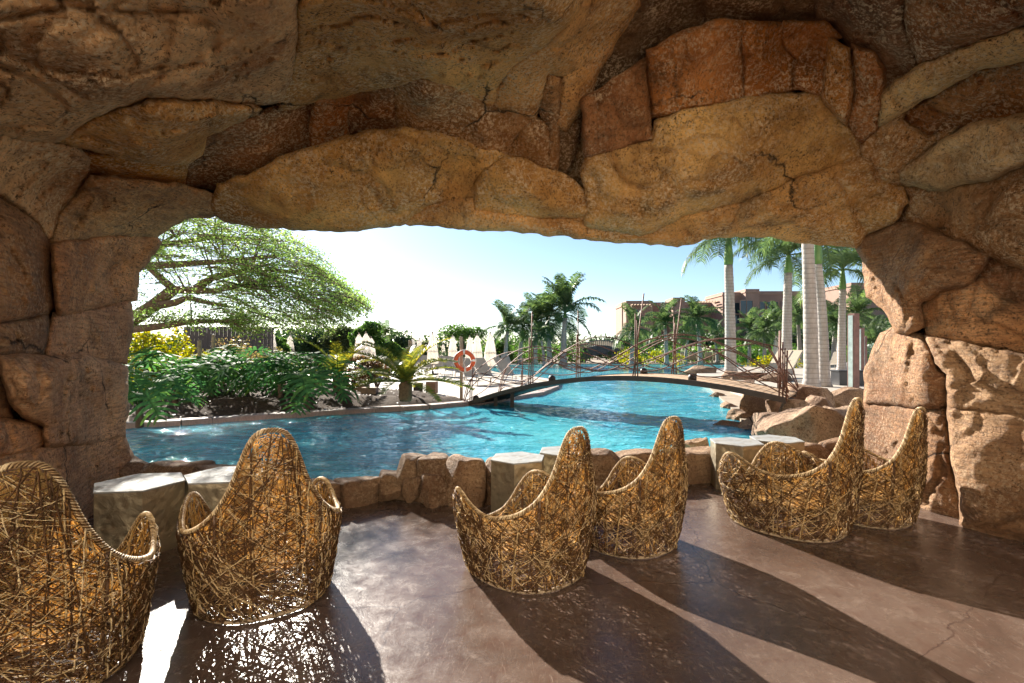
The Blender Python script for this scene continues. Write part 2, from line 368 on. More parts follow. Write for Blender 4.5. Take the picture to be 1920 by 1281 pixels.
# arch block
B([(1213,118),(1213,95),(1280,60),(1350,36),(1397,40),(1393,100),(1397,186),(1290,206),(1222,220)], RED, -.12, 26, .24, amp=.06)
B([(1395,40),(1472,45),(1470,85),(1492,110),(1492,166),(1395,187),(1391,100)], (.34,.13,.05), -.10, 20, .2, amp=.06)
B([(1470,40),(1545,40),(1577,70),(1557,80),(1547,176),(1490,166),(1490,110),(1468,85)], RED, -.14, 20, .2, amp=.05)
B([(1555,72),(1592,92),(1600,130),(1595,200),(1586,234),(1550,196),(1542,174),(1549,110)], (.33,.15,.06), -.2, 22, .24, amp=.04)
B([(1597,82),(1640,98),(1660,130),(1657,200),(1642,247),(1610,270),(1586,238),(1599,180)], (.28,.11,.055), -.08, 22, .26, amp=.05)
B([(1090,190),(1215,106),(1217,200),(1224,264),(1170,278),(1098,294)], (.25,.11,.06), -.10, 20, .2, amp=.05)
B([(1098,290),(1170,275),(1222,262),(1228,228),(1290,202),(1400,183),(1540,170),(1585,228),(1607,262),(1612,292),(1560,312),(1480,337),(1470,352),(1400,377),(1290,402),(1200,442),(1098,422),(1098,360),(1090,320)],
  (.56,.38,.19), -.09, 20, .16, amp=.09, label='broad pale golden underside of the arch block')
B([(1080,446),(1072,398),(1100,404),(1200,440),(1290,400),(1400,376),(1480,343),(1560,313),(1612,293),(1642,310),(1642,340),(1692,350),(1702,380),(1682,410),(1622,440),(1605,463),(1500,453),(1400,441),(1380,440),(1330,448),(1270,461),(1200,453)],
  (.45,.29,.15), -.08, 16, .16, amp=.08, jit=6)
# right slanting beds
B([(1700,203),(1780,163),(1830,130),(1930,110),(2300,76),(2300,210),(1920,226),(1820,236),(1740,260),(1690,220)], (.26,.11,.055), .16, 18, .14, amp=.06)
B([(1646,182),(1725,122),(1850,72),(1930,47),(2300,8),(2300,92),(1920,112),(1830,132),(1775,162),(1700,205),(1648,235)], (.44,.31,.18), -.10, 24, .2, amp=.05)
B([(1648,232),(1700,203),(1692,225),(1740,258),(1800,236),(1765,266),(1718,302),(1705,352),(1640,348),(1604,304),(1612,266)], (.40,.27,.16), .04, 20, .2, amp=.05)
B([(1690,345),(1760,350),(1860,330),(1920,300),(2300,285),(2300,490),(1920,505),(1855,482),(1800,452),(1720,440),(1686,412),(1702,380)], (.34,.22,.14), .03, 30, .25, amp=.08)
B([(1714,302),(1770,263),(1820,233),(1930,215),(2300,188),(2300,305),(1920,305),(1860,335),(1760,356),(1690,345),(1680,322)], (.50,.38,.25), -.14, 34, .26, amp=.06)
# right pillar
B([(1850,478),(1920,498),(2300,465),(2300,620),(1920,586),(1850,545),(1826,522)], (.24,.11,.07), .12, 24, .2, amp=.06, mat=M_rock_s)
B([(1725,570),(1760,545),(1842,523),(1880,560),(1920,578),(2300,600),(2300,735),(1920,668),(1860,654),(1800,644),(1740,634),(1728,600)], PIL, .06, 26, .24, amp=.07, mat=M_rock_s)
B([(1604,462),(1620,440),(1702,413),(1762,435),(1855,480),(1846,502),(1820,532),(1760,547),(1725,572),(1732,612),(1700,627),(1680,622),(1655,577),(1625,556),(1620,500)],
  (.31,.185,.12), -.12, 36, .34, amp=.07, mat=M_rock_s, label='bulging shoulder boulder at the top of the right pillar')
B([(1735,630),(1800,641),(1850,653),(1920,666),(2300,728),(2300,795),(1920,784),(1845,772),(1778,767),(1778,700),(1755,680),(1745,650)], GREY, -.10, 18, .18, amp=.05, mat=M_rock_s)
B([(1778,765),(1920,780),(2300,790),(2300,1200),(1920,1040),(1805,1010),(1800,930),(1785,860)], GREY, -.12, 16, .16, amp=.04, mat=M_rock_s)
B([(1652,627),(1680,610),(1725,627),(1750,660),(1757,690),(1775,700),(1780,760),(1760,768),(1700,765),(1618,757),(1622,700),(1640,650)], (.27,.165,.115), .06, 28, .34, amp=.045, mat=M_rock_s)
B([(1612,755),(1700,762),(1777,764),(1782,850),(1802,930),(1818,1015),(1812,1040),(1560,1040),(1600,880)], (.26,.16,.11), .12, 26, .34, amp=.04, mat=M_rock_s)
# left pillar
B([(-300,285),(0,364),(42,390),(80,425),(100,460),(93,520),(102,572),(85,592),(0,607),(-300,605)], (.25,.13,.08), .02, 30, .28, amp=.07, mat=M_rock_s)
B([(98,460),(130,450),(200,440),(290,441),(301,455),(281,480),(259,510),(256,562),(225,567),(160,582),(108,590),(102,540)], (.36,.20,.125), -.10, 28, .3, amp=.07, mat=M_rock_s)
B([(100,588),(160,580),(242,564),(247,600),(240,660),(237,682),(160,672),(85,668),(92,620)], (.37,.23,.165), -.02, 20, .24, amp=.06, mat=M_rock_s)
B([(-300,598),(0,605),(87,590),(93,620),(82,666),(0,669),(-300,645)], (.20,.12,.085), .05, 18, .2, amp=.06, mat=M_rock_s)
B([(-4,668),(160,667),(205,674),(237,688),(240,760),(234,817),(170,834),(85,838),(82,800),(42,780),(15,745),(2,700)], (.40,.26,.185), -.18, 30, .36, amp=.11, mat=M_rock_s, label='large scuffed block in the left pillar')
B([(-300,640),(0,666),(10,720),(22,782),(-20,797),(-300,805)], (.27,.15,.10), 0, 20, .24, amp=.06, mat=M_rock_s)
B([(-300,800),(0,787),(55,788),(84,805),(82,832),(60,850),(0,855),(-300,885)], (.38,.21,.13), -.1, 20, .26, amp=.06, mat=M_rock_s)
B([(-300,850),(0,852),(85,836),(232,814),(247,850),(262,900),(240,960),(200,1080),(-300,1300)], (.37,.23,.155), -.02, 24, .3, amp=.07, mat=M_rock_s)
# backing rock behind the joints, with the opening left free
OPEN = np.array([(237,905),(225,815),(228,690),(230,565),(245,510),(270,470),(288,430),(318,412),(345,398),(412,395),(440,406),(560,416),(640,420),(700,414),(760,405),(860,415),(970,420),(1050,428),(1098,434),(1200,440),(1270,448),(1330,436),(1400,428),(1500,441),(1612,450),(1632,500),(1637,548),(1666,570),(1675,615),(1652,655),(1634,700),(1630,757),(1615,880),(1620,1040)], float)
def backing():
    ob = np.array([(-300, 1300), (-300, -260), (2300, -260), (2300, 1300)], float)
    outer = [(237, 1300)] + [(-300, 1300)] + [(-300, y) for y in range(1200, -260, -60)] + [(x, -260) for x in range(-300, 2300, 60)] + [(2300, y) for y in range(-260, 1300, 60)] + [(2300, 1300), (1620, 1300)]
    b = np.array(list(OPEN) + outer[::-1], float)
    gx, gy = np.meshgrid(np.arange(-290, 2300, 45), np.arange(-250, 1290, 45)); g = np.stack([gx.ravel(), gy.ravel()], 1).astype(float)
    g = g[inside(g, b)]; g = g[seg_dist(g, b) > 14]
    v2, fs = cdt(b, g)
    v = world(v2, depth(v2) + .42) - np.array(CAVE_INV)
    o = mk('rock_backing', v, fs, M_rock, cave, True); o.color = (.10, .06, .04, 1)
    # outer mass of the outcrop above and beside the opening
    v2 = np.array([(p[0], p[1]) for p in v2]); vo = world(v2, depth(v2) + 1.2 + np.random.rand(len(v2)) * .35) - np.array(CAVE_INV)
    o = mk('outcrop_face', vo, fs, M_rock_o, cave, True); o.color = (*TAN, 1)
    # vault and walls, cut short before the viewer to let fill light in
    edge = [(-300, y) for y in range(1280, -260, -40)] + [(x, -260) for x in range(-300, 2300, 50)] + [(2300, y) for y in range(-260, 1290, 40)]
    E = world(np.array(edge, float), depth(np.array(edge, float)) + .05)
    vs = []; n = len(E); steps = np.linspace(0, 1, 16)
    for t in steps:
        for i in range(n):
            p = E[i]; Y = p[1] + .3 + (.75 - p[1] - .3) * t; s = 1 + .12 * math.sin(t * 2.4)
            q = Vector((p[0] * s * (1 + .25 * t), Y, CH + (p[2] - CH) * (1 + .10 * t)))
            q += Vector((0, 0, 1)) * noise.fractal(q * .8, 1, 2, 4) * .14; vs.append(q - CAVE_INV)
    fs = [(a * n + i, a * n + i + 1, (a + 1) * n + i + 1, (a + 1) * n + i) for a in range(len(steps) - 1) for i in range(n - 1)]
    o = mk('rear_vault', vs, fs, M_rock, cave, True); o.color = (*TAN, 1)
backing()

# ---------------------------------------------------------------- terrace floor
def floor_mat():
    m, nt, ns, L, b = nodes('stained_concrete')
    p = geo_pos(nt, (1, 1, 1))
    n1 = noise_n(nt, .9, 6, .65, p, .8); n2 = noise_n(nt, 7, 8, .75, p, .4); n3 = noise_n(nt, 60, 4, .7, p)
    c = ramp(nt, n1, [(.3, (.058, .037, .028)), (.5, (.092, .061, .047)), (.72, (.132, .095, .077))])
    c = mixc(nt, ramp(nt, n2, [(.36, (.6,) * 3), (.5, (0, 0, 0))]), c, (.075, .042, .032))
    c = mixc(nt, ramp(nt, n2, [(.58, (0, 0, 0)), (.75, (.5,) * 3)]), c, (.30, .23, .19))
    sc = noise_n(nt, 3.2, 3, .5, geo_pos(nt, (3.5, .5, 1)), 2.0)      # scuffs
    c = mixc(nt, ramp(nt, sc, [(.495, (0, 0, 0)), (.5, (.35,) * 3), (.505, (0, 0, 0))]), c, (.36, .28, .23))
    v = N(nt, 'ShaderNodeTexVoronoi', feature='DISTANCE_TO_EDGE'); v.inputs['Scale'].default_value = .62
    wv = N(nt, 'ShaderNodeMix', data_type='VECTOR'); wv.inputs[0].default_value = .22
    nv = N(nt, 'ShaderNodeTexNoise'); nv.inputs['Scale'].default_value = 2.6; nv.inputs['Detail'].default_value = 8
    L.new(p, nv.inputs['Vector']); L.new(p, wv.inputs[4]); L.new(nv.outputs[1], wv.inputs[5]); L.new(wv.outputs[1], v.inputs['Vector'])
    ck = ramp(nt, v.outputs['Distance'], [(0, (1, 1, 1)), (.004, (0, 0, 0))])
    c = mixc(nt, ck, c, (.05, .03, .025))
    L.new(c, b.inputs['Base Color'])
    rg = N(nt, 'ShaderNodeMapRange'); rg.inputs[1].default_value = .3; rg.inputs[2].default_value = .7; rg.inputs[3].default_value = .16; rg.inputs[4].default_value = .34
    L.new(n2, rg.inputs[0]); L.new(rg.outputs[0], b.inputs['Roughness'])
    b.inputs['Specular IOR Level'].default_value = .34
    hm = N(nt, 'ShaderNodeMath', operation='MULTIPLY_ADD'); hm.inputs[1].default_value = .25; L.new(n3, hm.inputs[0]); L.new(n2, hm.inputs[2])
    bump(nt, b, hm.outputs[0], .16, .02)
    return m
FL = [(-9, -6), (9, -6), (9, 6.6), (5.2, 6.7), (3.6, 6.5), (2.2, 6.3), (.95, 6.05), (-.4, 5.3), (-.72, 5.38), (-1.03, 5.55), (-1.26, 5.6), (-1.5, 5.45), (-1.8, 5.2), (-2.4, 5.2), (-3.3, 5.5), (-4.6, 6.1), (-9, 6.3)]
o = mk('terrace_floor', [(x, y, 0) for x, y in FL] + [(x, y, -1) for x, y in FL], [tuple(range(len(FL)))] + [(i, (i + 1) % len(FL), (i + 1) % len(FL) + len(FL), i + len(FL)) for i in range(len(FL))], floor_mat())
tag(o, 'polished dark brown stained concrete terrace floor', kind='structure')
# ---------------------------------------------------------------- rocks
def rock_mesh(seed, sub=5, cuts=20, rough=.05):
    rs = random.Random(seed); bm = bmesh.new(); bmesh.ops.create_icosphere(bm, subdivisions=sub, radius=1)
    planes = []
    for i in range(cuts):
        n = Vector((rs.gauss(0, 1), rs.gauss(0, 1), rs.gauss(0, .8))).normalized(); planes.append((n, rs.uniform(.46, .76)))
    planes.append((Vector((rs.uniform(-.35, .35), rs.uniform(-.35, .1), 1)).normalized(), .60)); planes.append((Vector((0, 0, -1)), .6))
    for v in bm.verts:
        p = v.co.copy()
        for n, d in planes:
            k = p.dot(n)
            if k > d: p -= n * (k - d)
        p *= 1 + noise.fractal(p * 1.6 + Vector((seed, 0, 0)), 1, 2, 4) * rough * 2.6 + noise.noise(p * 8 + Vector((0, seed, 0))) * rough * .25
        v.co = p
    me = bpy.data.meshes.new('rock'); bm.to_mesh(me); bm.free()
    me.polygons.foreach_set('use_smooth', [True] * len(me.polygons)); me.materials.append(M_rock_o); return me
def rock(name, loc, size, rz, seed, tint, parent=None, label=None, group=None, tilt=(0, 0)):
    o = bpy.data.objects.new(name, rock_mesh(seed)); o.location = loc; o.scale = tuple(s * .5 / .68 for s in size); o.rotation_euler = (tilt[0], tilt[1], rz); o.color = (*tint, 1)
    link(o, parent)
    if label: tag(o, label, 'boulder', group)
    return o
# low stone wall along the water
wall = empty('low_stone_wall', (0, 5.6, 0), 0, 'low winding wall of dark brown rough stones between terrace and pool', 'wall')
WP = [(-4.9, 6.05), (-4.1, 5.8), (-3.4, 5.55), (-2.7, 5.3), (-2.15, 5.2), (-1.75, 5.25), (-1.45, 5.52), (-1.2, 5.66), (-.95, 5.62), (-.66, 5.42), (-.3, 5.36), (.25, 5.62), (.72, 5.92), (1.25, 6.12), (1.9, 6.28), (2.6, 6.42), (3.3, 6.55), (4.1, 6.68), (4.9, 6.8), (5.6, 6.9)]
WH = [.34, .34, .33, .30, .26, .25, .27, .44, .45, .46, .43, .42, .38, .36, .37, .36, .38, .40, .42]
for i in range(len(WP) - 1):
    a, b = Vector(WP[i]), Vector(WP[i + 1]); m_ = (a + b) / 2; L_ = (b - a).length; h = WH[i]
    rz = math.atan2(b.y - a.y, b.x - a.x)
    rs = random.Random(i + 40); bm = bmesh.new(); bmesh.ops.create_cube(bm, size=1)
    bmesh.ops.subdivide_edges(bm, edges=bm.edges[:], cuts=11, use_grid_fill=True)
    pl = [(Vector((rs.gauss(0, 1), rs.gauss(0, 1), rs.uniform(-.2, 1))).normalized(), rs.uniform(.50, .60)) for _ in range(9)]
    for v in bm.verts:
        p = v.co.copy()
        r = Vector((p.x / .5, p.y / .5, p.z / .5)); ln = (abs(r.x) ** 7 + abs(r.y) ** 7 + abs(r.z) ** 7) ** (1 / 7); p = p / max(ln, .2) if ln > 1 else p
        for n, d in pl:
            k = p.dot(n)
            if k > d: p -= n * (k - d)
        q = Vector((p.x * (L_ + .06), p.y * (.40 + .08 * math.sin(i)), p.z * (h + .1)))
        q += Vector((noise.noise(q * 3 + Vector((i, 0, 0))), noise.noise(q * 3 + Vector((0, i, 0))), noise.noise(q * 3 + Vector((0, 0, i))))) * .05
        q += Vector((0, 1, .5)) * noise.noise(q * 11 + Vector((i, i, 0))) * .014
        v.co = q
    me = bpy.data.meshes.new('stone'); bm.to_mesh(me); bm.free(); me.polygons.foreach_set('use_smooth', [True] * len(me.polygons)); me.materials.append(M_rock_o)
    o = bpy.data.objects.new('stone', me); o.location = (m_.x, m_.y - 5.6, h / 2 - .05 + .0); o.rotation_euler = (0, 0, rz); o.color = (*((.13, .082, .064) if i in (4, 5, 6, 7, 8) else (.22, .145, .105)), 1); link(o, wall)
for (x, y, z, s, k) in ((-1.32, 5.42, .10, (.34, .22, .24), 3), (-1.05, 5.36, .12, (.30, .2, .28), 4), (-.80, 5.24, .16, (.34, .24, .36), 5), (-1.5, 5.36, .07, (.26, .16, .18), 6)):
    o = rock('stone', (x, y - 5.6, z), s, k * .7, k + 60, (.15, .095, .075), wall)
# boulders of the pool's right shore
bt = 'boulders along the right shore of the pool'
for (px, py, z, sz, rz, sd_, tint, lab) in [
 (1436, 788, .0, (1.05, .9, .95), .3, 11, (.27,.18,.14), 'tall dark brown boulder at the right end of the footbridge'),
 (1468, 794, .0, (.72, .55, .62), .1, 12, (.22,.15,.13), 'small dark squarish boulder in front of the tall one by the bridge end'),
 (1530, 790, .1, (1.2, .9, .85), -.2, 13, (.30,.20,.15), 'flat topped brown boulder right of the bridge end'),
 (1600, 788, .1, (1.3, .8, .8), .1, 14, (.26,.18,.14), 'low dark boulder nearest the right cave pillar'),
 (1485, 834, -.05, (1.3, .95, .72), 1.0, 38, (.30,.215,.175), 'wide pale brown boulder behind the right pair of metal tables'),
 (1562, 858, .0, (1.3, 1.1, .85), .5, 41, (.34,.25,.20), 'large pale slanting boulder behind the wicker chair on the right'),
 (1635, 846, .0, (1.1, 1.0, .85), .8, 17, (.38,.27,.21), 'large boulder against the foot of the right pillar'),
 (1312, 868, .0, (.5, .4, .42), .6, 18, (.36,.25,.18), 'small boulder at the water edge left of the right tables'),
 (1392, 792, -.02, (.55, .5, .32), .5, 19, (.30,.21,.17), 'small low boulder at the waterline below the bridge end'),
 (1405, 806, -.08, (.9, .6, .26), -.15, 20, (.33,.24,.19), 'flat ledge rock just above the water beneath the boulders'),
 (1398, 742, .1, (1.0, .8, .5), .2, 21, (.27,.18,.14), 'dark rock under the right half of the footbridge'),
 (1350, 748, -.03, (.5, .45, .3), .3, 26, (.30,.21,.16), 'small rock at the waterline under the bridge, left of the dark one'),
 (1372, 770, -.03, (.45, .5, .28), .9, 27, (.33,.23,.18), 'little pale rock at the waterline in front of the bridge end'),
 (1505, 800, .0, (.7, .6, .5), .2, 28, (.34,.24,.19), 'middling brown rock wedged between the big pale boulders'),
 (1500, 812, .28, (.62, .5, .42), .7, 43, (.28,.20,.16), 'small rock resting on top of the wide pale boulder'),
 (1545, 800, .2, (.7, .55, .5), 1.9, 44, (.27,.19,.15), 'dark rock behind the large slanting boulder'),
 (1430, 812, -.02, (.6, .5, .4), 1.2, 29, (.31,.22,.17), 'brown rock left of the wide pale boulder at the water'),
 (1335, 722, .0, (1.3, .8, .3), .1, 22, (.30,.21,.16), 'low rock in the water beyond the footbridge'),
 (1318, 712, .05, (2.1, 1.4, .72), .25, 23, (.34,.25,.19), 'broad layered rock at the foot of the left royal palm'),
 (1400, 728, .15, (1.9, 1.2, .62), -.1, 24, (.33,.23,.18), 'long brown rock behind the bridge rail right of the left royal palm'),
 (1462, 732, .15, (1.5, 1.0, .66), .3, 25, (.26,.18,.14), 'dark brown rock behind the right rail posts of the bridge')]:
    g = G(px, py, 0); rock('boulder', (g.x, g.y + sz[1] * .35, z + sz[2] * .34), sz, rz, sd_, tint, None, lab, bt)

# ---------------------------------------------------------------- wicker chairs
def strandmat(name, stops, trans):
    m, nt, ns, L, b = nodes(name)
    g = N(nt, 'ShaderNodeNewGeometry'); c = ramp(nt, g.outputs['Random Per Island'], stops)
    n = noise_n(nt, 60, 3, .6, mp(nt, (1, 1, 1)))
    c = mixc(nt, ramp(nt, n, [(.35, (.5,) * 3), (.6, (0, 0, 0))]), c, (.10, .05, .02))
    L.new(c, b.inputs['Base Color']); b.inputs['Roughness'].default_value = .6; b.inputs['Specular IOR Level'].default_value = .25
    tr = N(nt, 'ShaderNodeBsdfTranslucent'); L.new(mixc(nt, .55, c, (.95, .68, .30)), tr.inputs[0])
    mx = N(nt, 'ShaderNodeMixShader'); mx.inputs[0].default_value = trans
    L.new(b.outputs[0], mx.inputs[1]); L.new(tr.outputs[0], mx.inputs[2]); L.new(mx.outputs[0], ns['Material Output'].inputs[0]); return m
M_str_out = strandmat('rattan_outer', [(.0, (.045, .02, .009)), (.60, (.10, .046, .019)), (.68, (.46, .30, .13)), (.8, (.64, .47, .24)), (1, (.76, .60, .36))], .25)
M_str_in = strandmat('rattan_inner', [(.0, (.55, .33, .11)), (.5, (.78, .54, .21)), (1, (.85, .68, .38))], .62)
M_bind = strandmat('rattan_binding', [(.0, (.30, .19, .09)), (.5, (.55, .40, .22)), (1, (.70, .56, .36))], .15)
HPTS = [(0, 1.075), (6, 1.068), (10, 1.04), (13.5, .985), (17, .905), (21, .805), (27, .70), (35, .608), (46, .54), (58, .503), (72, .485), (88, .50), (102, .54), (114, .58), (123, .59), (131, .565), (139, .48), (147, .37), (156, .29), (168, .255), (180, .25)]
ha = np.array(HPTS)
def rimh(phi):
    d = abs((math.degrees(phi) + 180) % 360 - 180); i = min(np.searchsorted(ha[:, 0], d, 'right') - 1, len(ha) - 2)
    x0, y0 = ha[i]; x1, y1 = ha[i + 1]; t = (d - x0) / (x1 - x0)
    m0 = (ha[i + 1][1] - ha[max(i - 1, 0)][1]) / max(ha[i + 1][0] - ha[max(i - 1, 0)][0], 1) if i > 0 else 0
    m1 = (ha[min(i + 2, len(ha) - 1)][1] - y0) / (ha[min(i + 2, len(ha) - 1)][0] - x0) if i < len(ha) - 2 else 0
    h = x1 - x0; return (2*t**3-3*t*t+1)*y0 + (t**3-2*t*t+t)*h*m0 + (-2*t**3+3*t*t)*y1 + (t**3-t*t)*h*m1
def shell(phi, z, inset=0.0):
    s, c = math.sin(phi), math.cos(phi); a, b = .435, .50
    rho = 1 / ((abs(s) / a) ** 2.4 + (abs(c) / b) ** 2.4) ** (1 / 2.4)
    k = .87 + .17 * min(z / .45, 1.0) ** .8
    if c < 0: k -= .05 * (1 - min(z / .4, 1)) * -c
    x = (rho * k - inset) * s; y = -(rho * k - inset) * c
    lean = .05 * max(z - .5, 0) ** 1.3
    return Vector((x, y - lean, z))
def strip(mb, pts, wd, th):
    mb.tube(pts, wd / 2, 4, True, th / wd)
def weave_outer(rs, n, inset, wd, lmin, lmax):
    mb = MB(); Rm = .46; made = 0
    while made < n:
        phi = rs.uniform(-math.pi, math.pi); h = rimh(phi); z = rs.uniform(0, 1.07)
        if z > h - .005: continue
        a = rs.choice([rs.gauss(.9, .16), rs.gauss(-.9, .16), rs.gauss(.35, .15), rs.gauss(-.35, .15), rs.gauss(1.57, .1)]); L_ = rs.uniform(lmin, lmax)
        du, dz = math.cos(a), math.sin(a); ns_ = max(4, int(L_ / .04)); pts = []; wob = rs.uniform(0, 6.28); i0 = inset + rs.uniform(-.007, .007)
        for i in range(-ns_ // 2, ns_ // 2 + 1):
            t = i * L_ / ns_; ph = phi + du * t / Rm; zz = z + dz * t
            if zz < .008 or zz > rimh(ph) - .004:
                if len(pts) and i > 0: break
                pts = []; continue
            pts.append(shell(ph, zz, i0 + .007 * math.sin(wob + t * 52)))
        if len(pts) >= 3: strip(mb, pts, wd * rs.uniform(.75, 1.25), wd * .55); made += 1
    return mb
def inner(phi, s):
    """s 0 at the rim, 1 at the middle of the seat"""
    h = rimh(phi); zs = .22
    if s < .62:
        t = s / .62; z = h + (zs + .03 - h) * t; return shell(phi, max(z, .235), .035 + .05 * t * t + .03 * math.sin(math.pi * t) * (1 if h < .7 else .2))
    t = (s - .62) / .38; p = shell(phi, .245, .085); q = Vector((0, .02, zs - .02)); v = p.lerp(q, t); v.z = .25 - .05 * math.sin(t * math.pi / 2); return v
def weave_inner(rs, n, wd):
    mb = MB(); made = 0
    while made < n:
        phi = rs.uniform(-math.pi, math.pi); s = rs.uniform(0, .97)
        if made % 5 < 2: phi = rs.triangular(-.8, .8, 0); s = rs.uniform(0.0, .62)
        if s > .62 and rs.random() > (1 - s) / .38 + .15: continue
        if s <= .62 and rs.random() > max(.25, (rimh(phi) - .3) / .6): continue
        a = rs.uniform(0, math.pi); p0 = inner(phi, s); L_ = rs.uniform(.18, .42)
        loc_r = max(math.hypot(p0.x, p0.y), .08); ds = .62 / max(rimh(phi) - .24, .08) if s < .62 else .38 / .4
        ns_ = max(4, int(L_ / .04)); pts = []; wob = rs.uniform(0, 6.28)
        for i in range(-ns_ // 2, ns_ // 2 + 1):
            t = i * L_ / ns_; ph = phi + math.cos(a) * t / loc_r; s2 = s + math.sin(a) * t * ds
            if s2 < .01 or s2 > .99:
                if len(pts) and i > 0: break
                pts = []; continue
            v = inner(ph, s2); v.z += .004 * math.sin(wob + t * 50); pts.append(v)
        if len(pts) >= 3: strip(mb, pts, wd * rs.uniform(.8, 1.2), wd * .55); made += 1
    return mb
rs = random.Random(5)
mesh_out = weave_outer(rs, 660, .0, .0068, .5, 1.3)
lo = weave_outer(rs, 170, -.004, .009, .10, .2); lo_sel = lo
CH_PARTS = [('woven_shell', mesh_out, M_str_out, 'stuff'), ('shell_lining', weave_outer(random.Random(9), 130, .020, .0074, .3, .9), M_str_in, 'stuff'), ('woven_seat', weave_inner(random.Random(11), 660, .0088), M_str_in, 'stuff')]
mb = MB(); rim = [shell(q, rimh(q), .018) for q in np.linspace(-math.pi, math.pi, 181)]
mb.tube(rim, .011, 7, False)
CH_PARTS.append(('rim_core', mb, M_str_out, None))
mb = MB(); dense = []
seglen = [0]
for i in range(1, len(rim)): seglen.append(seglen[-1] + (rim[i] - rim[i - 1]).length)
turns = int(seglen[-1] / .015); r2 = random.Random(3)
for k in range(turns):
    s0 = (k + r2.uniform(-.2, .2)) / turns * seglen[-1]; pts = []
    for j in range(7):
        s1 = min(max(s0 + (j - 3) * .006 * 1.4, 0), seglen[-1] - 1e-4); i = max(0, np.searchsorted(seglen, s1, 'right') - 1); i = min(i, len(rim) - 2)
        t = (s1 - seglen[i]) / max(seglen[i + 1] - seglen[i], 1e-6); p = rim[i].lerp(rim[i + 1], t); T = (rim[i + 1] - rim[i]).normalized(); A = T.orthogonal().normalized()
        out = Vector((p.x, p.y, 0)).normalized(); out = (out - T * out.dot(T)).normalized(); B_ = T.cross(out)
        q = math.pi * (-.35 + 1.7 * j / 6); pts.append(p + (out * math.cos(q) + B_ * math.sin(q) * (1 if B_.z > 0 else -1)) * .0125)
    strip(mb, pts, .0105, .006)
CH_PARTS.append(('rim_binding', mb, M_bind, 'stuff'))
mb = MB(); mb.tube([shell(q, .012, .014) for q in np.linspace(-math.pi, math.pi, 61)], .012, 6, False)
CH_PARTS.append(('base_ring', mb, simple('glide_plastic', (.30, .22, .14), .6), None))
RIBS = []
for q in (-2.4, -1.45, -.55, .55, 1.45, 2.4):
    mb = MB(); mb.tube([shell(q, z, .012) for z in np.linspace(.01, rimh(q) - .01, 12)], .011, 6); RIBS.append(mb)
M_frame = simple('rattan_frame', (.10, .05, .022), .5)
chair0 = empty('wicker_chair')
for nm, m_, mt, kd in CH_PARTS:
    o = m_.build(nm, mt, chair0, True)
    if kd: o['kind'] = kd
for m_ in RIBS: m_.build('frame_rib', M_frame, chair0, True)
CHAIRS = [(-2.38, 2.62, 34, 1.03, 'large woven rattan chair cut off by the left edge of the picture'),
 (-1.66, 3.42, 30, 1.05, 'woven rattan chair with tall pointed back right of the leftmost chair'),
 (.08, 3.76, 42, 1.0, 'woven rattan chair nearest the middle, its left arm by the open floor'),
 (.92, 4.32, 35, 1.0, 'woven rattan chair tucked behind the middle chair, fourth from the left'),
 (2.50, 4.69, 38, 1.1, 'wide woven rattan chair before the right pair of metal tables, fifth from the left'),
 (3.33, 4.96, 30, 1.0, 'rightmost woven rattan chair beside the right rock pillar')]
def copy_tree(o, parent=None):
    c = o.copy(); COL.objects.link(c); c.parent = parent
    for ch in list(o.children): copy_tree(ch, c)
    return c
for i, (x, y, a, s, lab) in enumerate(CHAIRS):
    c = chair0 if i == 5 else copy_tree(chair0)
    c.location = (x, y, .004); c.rotation_euler = (0, 0, R(a)); c.scale = (s,) * 3
    tag(c, lab, 'chair', 'woven rattan chairs facing the pool')

# ---------------------------------------------------------------- hammered metal side tables
def hammered(name, a, b2, rough):
    m, nt, ns, L, b = nodes(name); p = mp(nt, (1, 1, 1))
    n = noise_n(nt, 9, 5, .6, p, .6); n2 = noise_n(nt, 3, 4, .6, p)
    c = mixc(nt, ramp(nt, n2, [(.35, (0, 0, 0)), (.7, (1, 1, 1))]), a, b2)
    c = mixc(nt, ramp(nt, n, [(.35, (.5,) * 3), (.5, (0, 0, 0))]), c, (.16, .12, .07))
    L.new(c, b.inputs['Base Color']); b.inputs['Metallic'].default_value = .75; b.inputs['Roughness'].default_value = rough
    v = N(nt, 'ShaderNodeTexVoronoi', feature='SMOOTH_F1'); v.inputs['Scale'].default_value = 17; L.new(p, v.inputs['Vector'])
    h = N(nt, 'ShaderNodeMath', operation='ADD'); L.new(v.outputs['Distance'], h.inputs[0]); L.new(n, h.inputs[1]); bump(nt, b, h.outputs[0], .42, .025); return m
M_side = hammered('hammered_brass', (.31, .265, .19), (.45, .38, .26), .44); M_top = hammered('hammered_top', (.26, .27, .275), (.34, .345, .34), .55); M_top.node_tree.nodes['Principled BSDF'].inputs['Metallic'].default_value = .0; M_top.node_tree.nodes['Principled BSDF'].inputs['Specular IOR Level'].default_value = .15
M_top.node_tree.nodes['Bump'].inputs['Strength'].default_value = .2
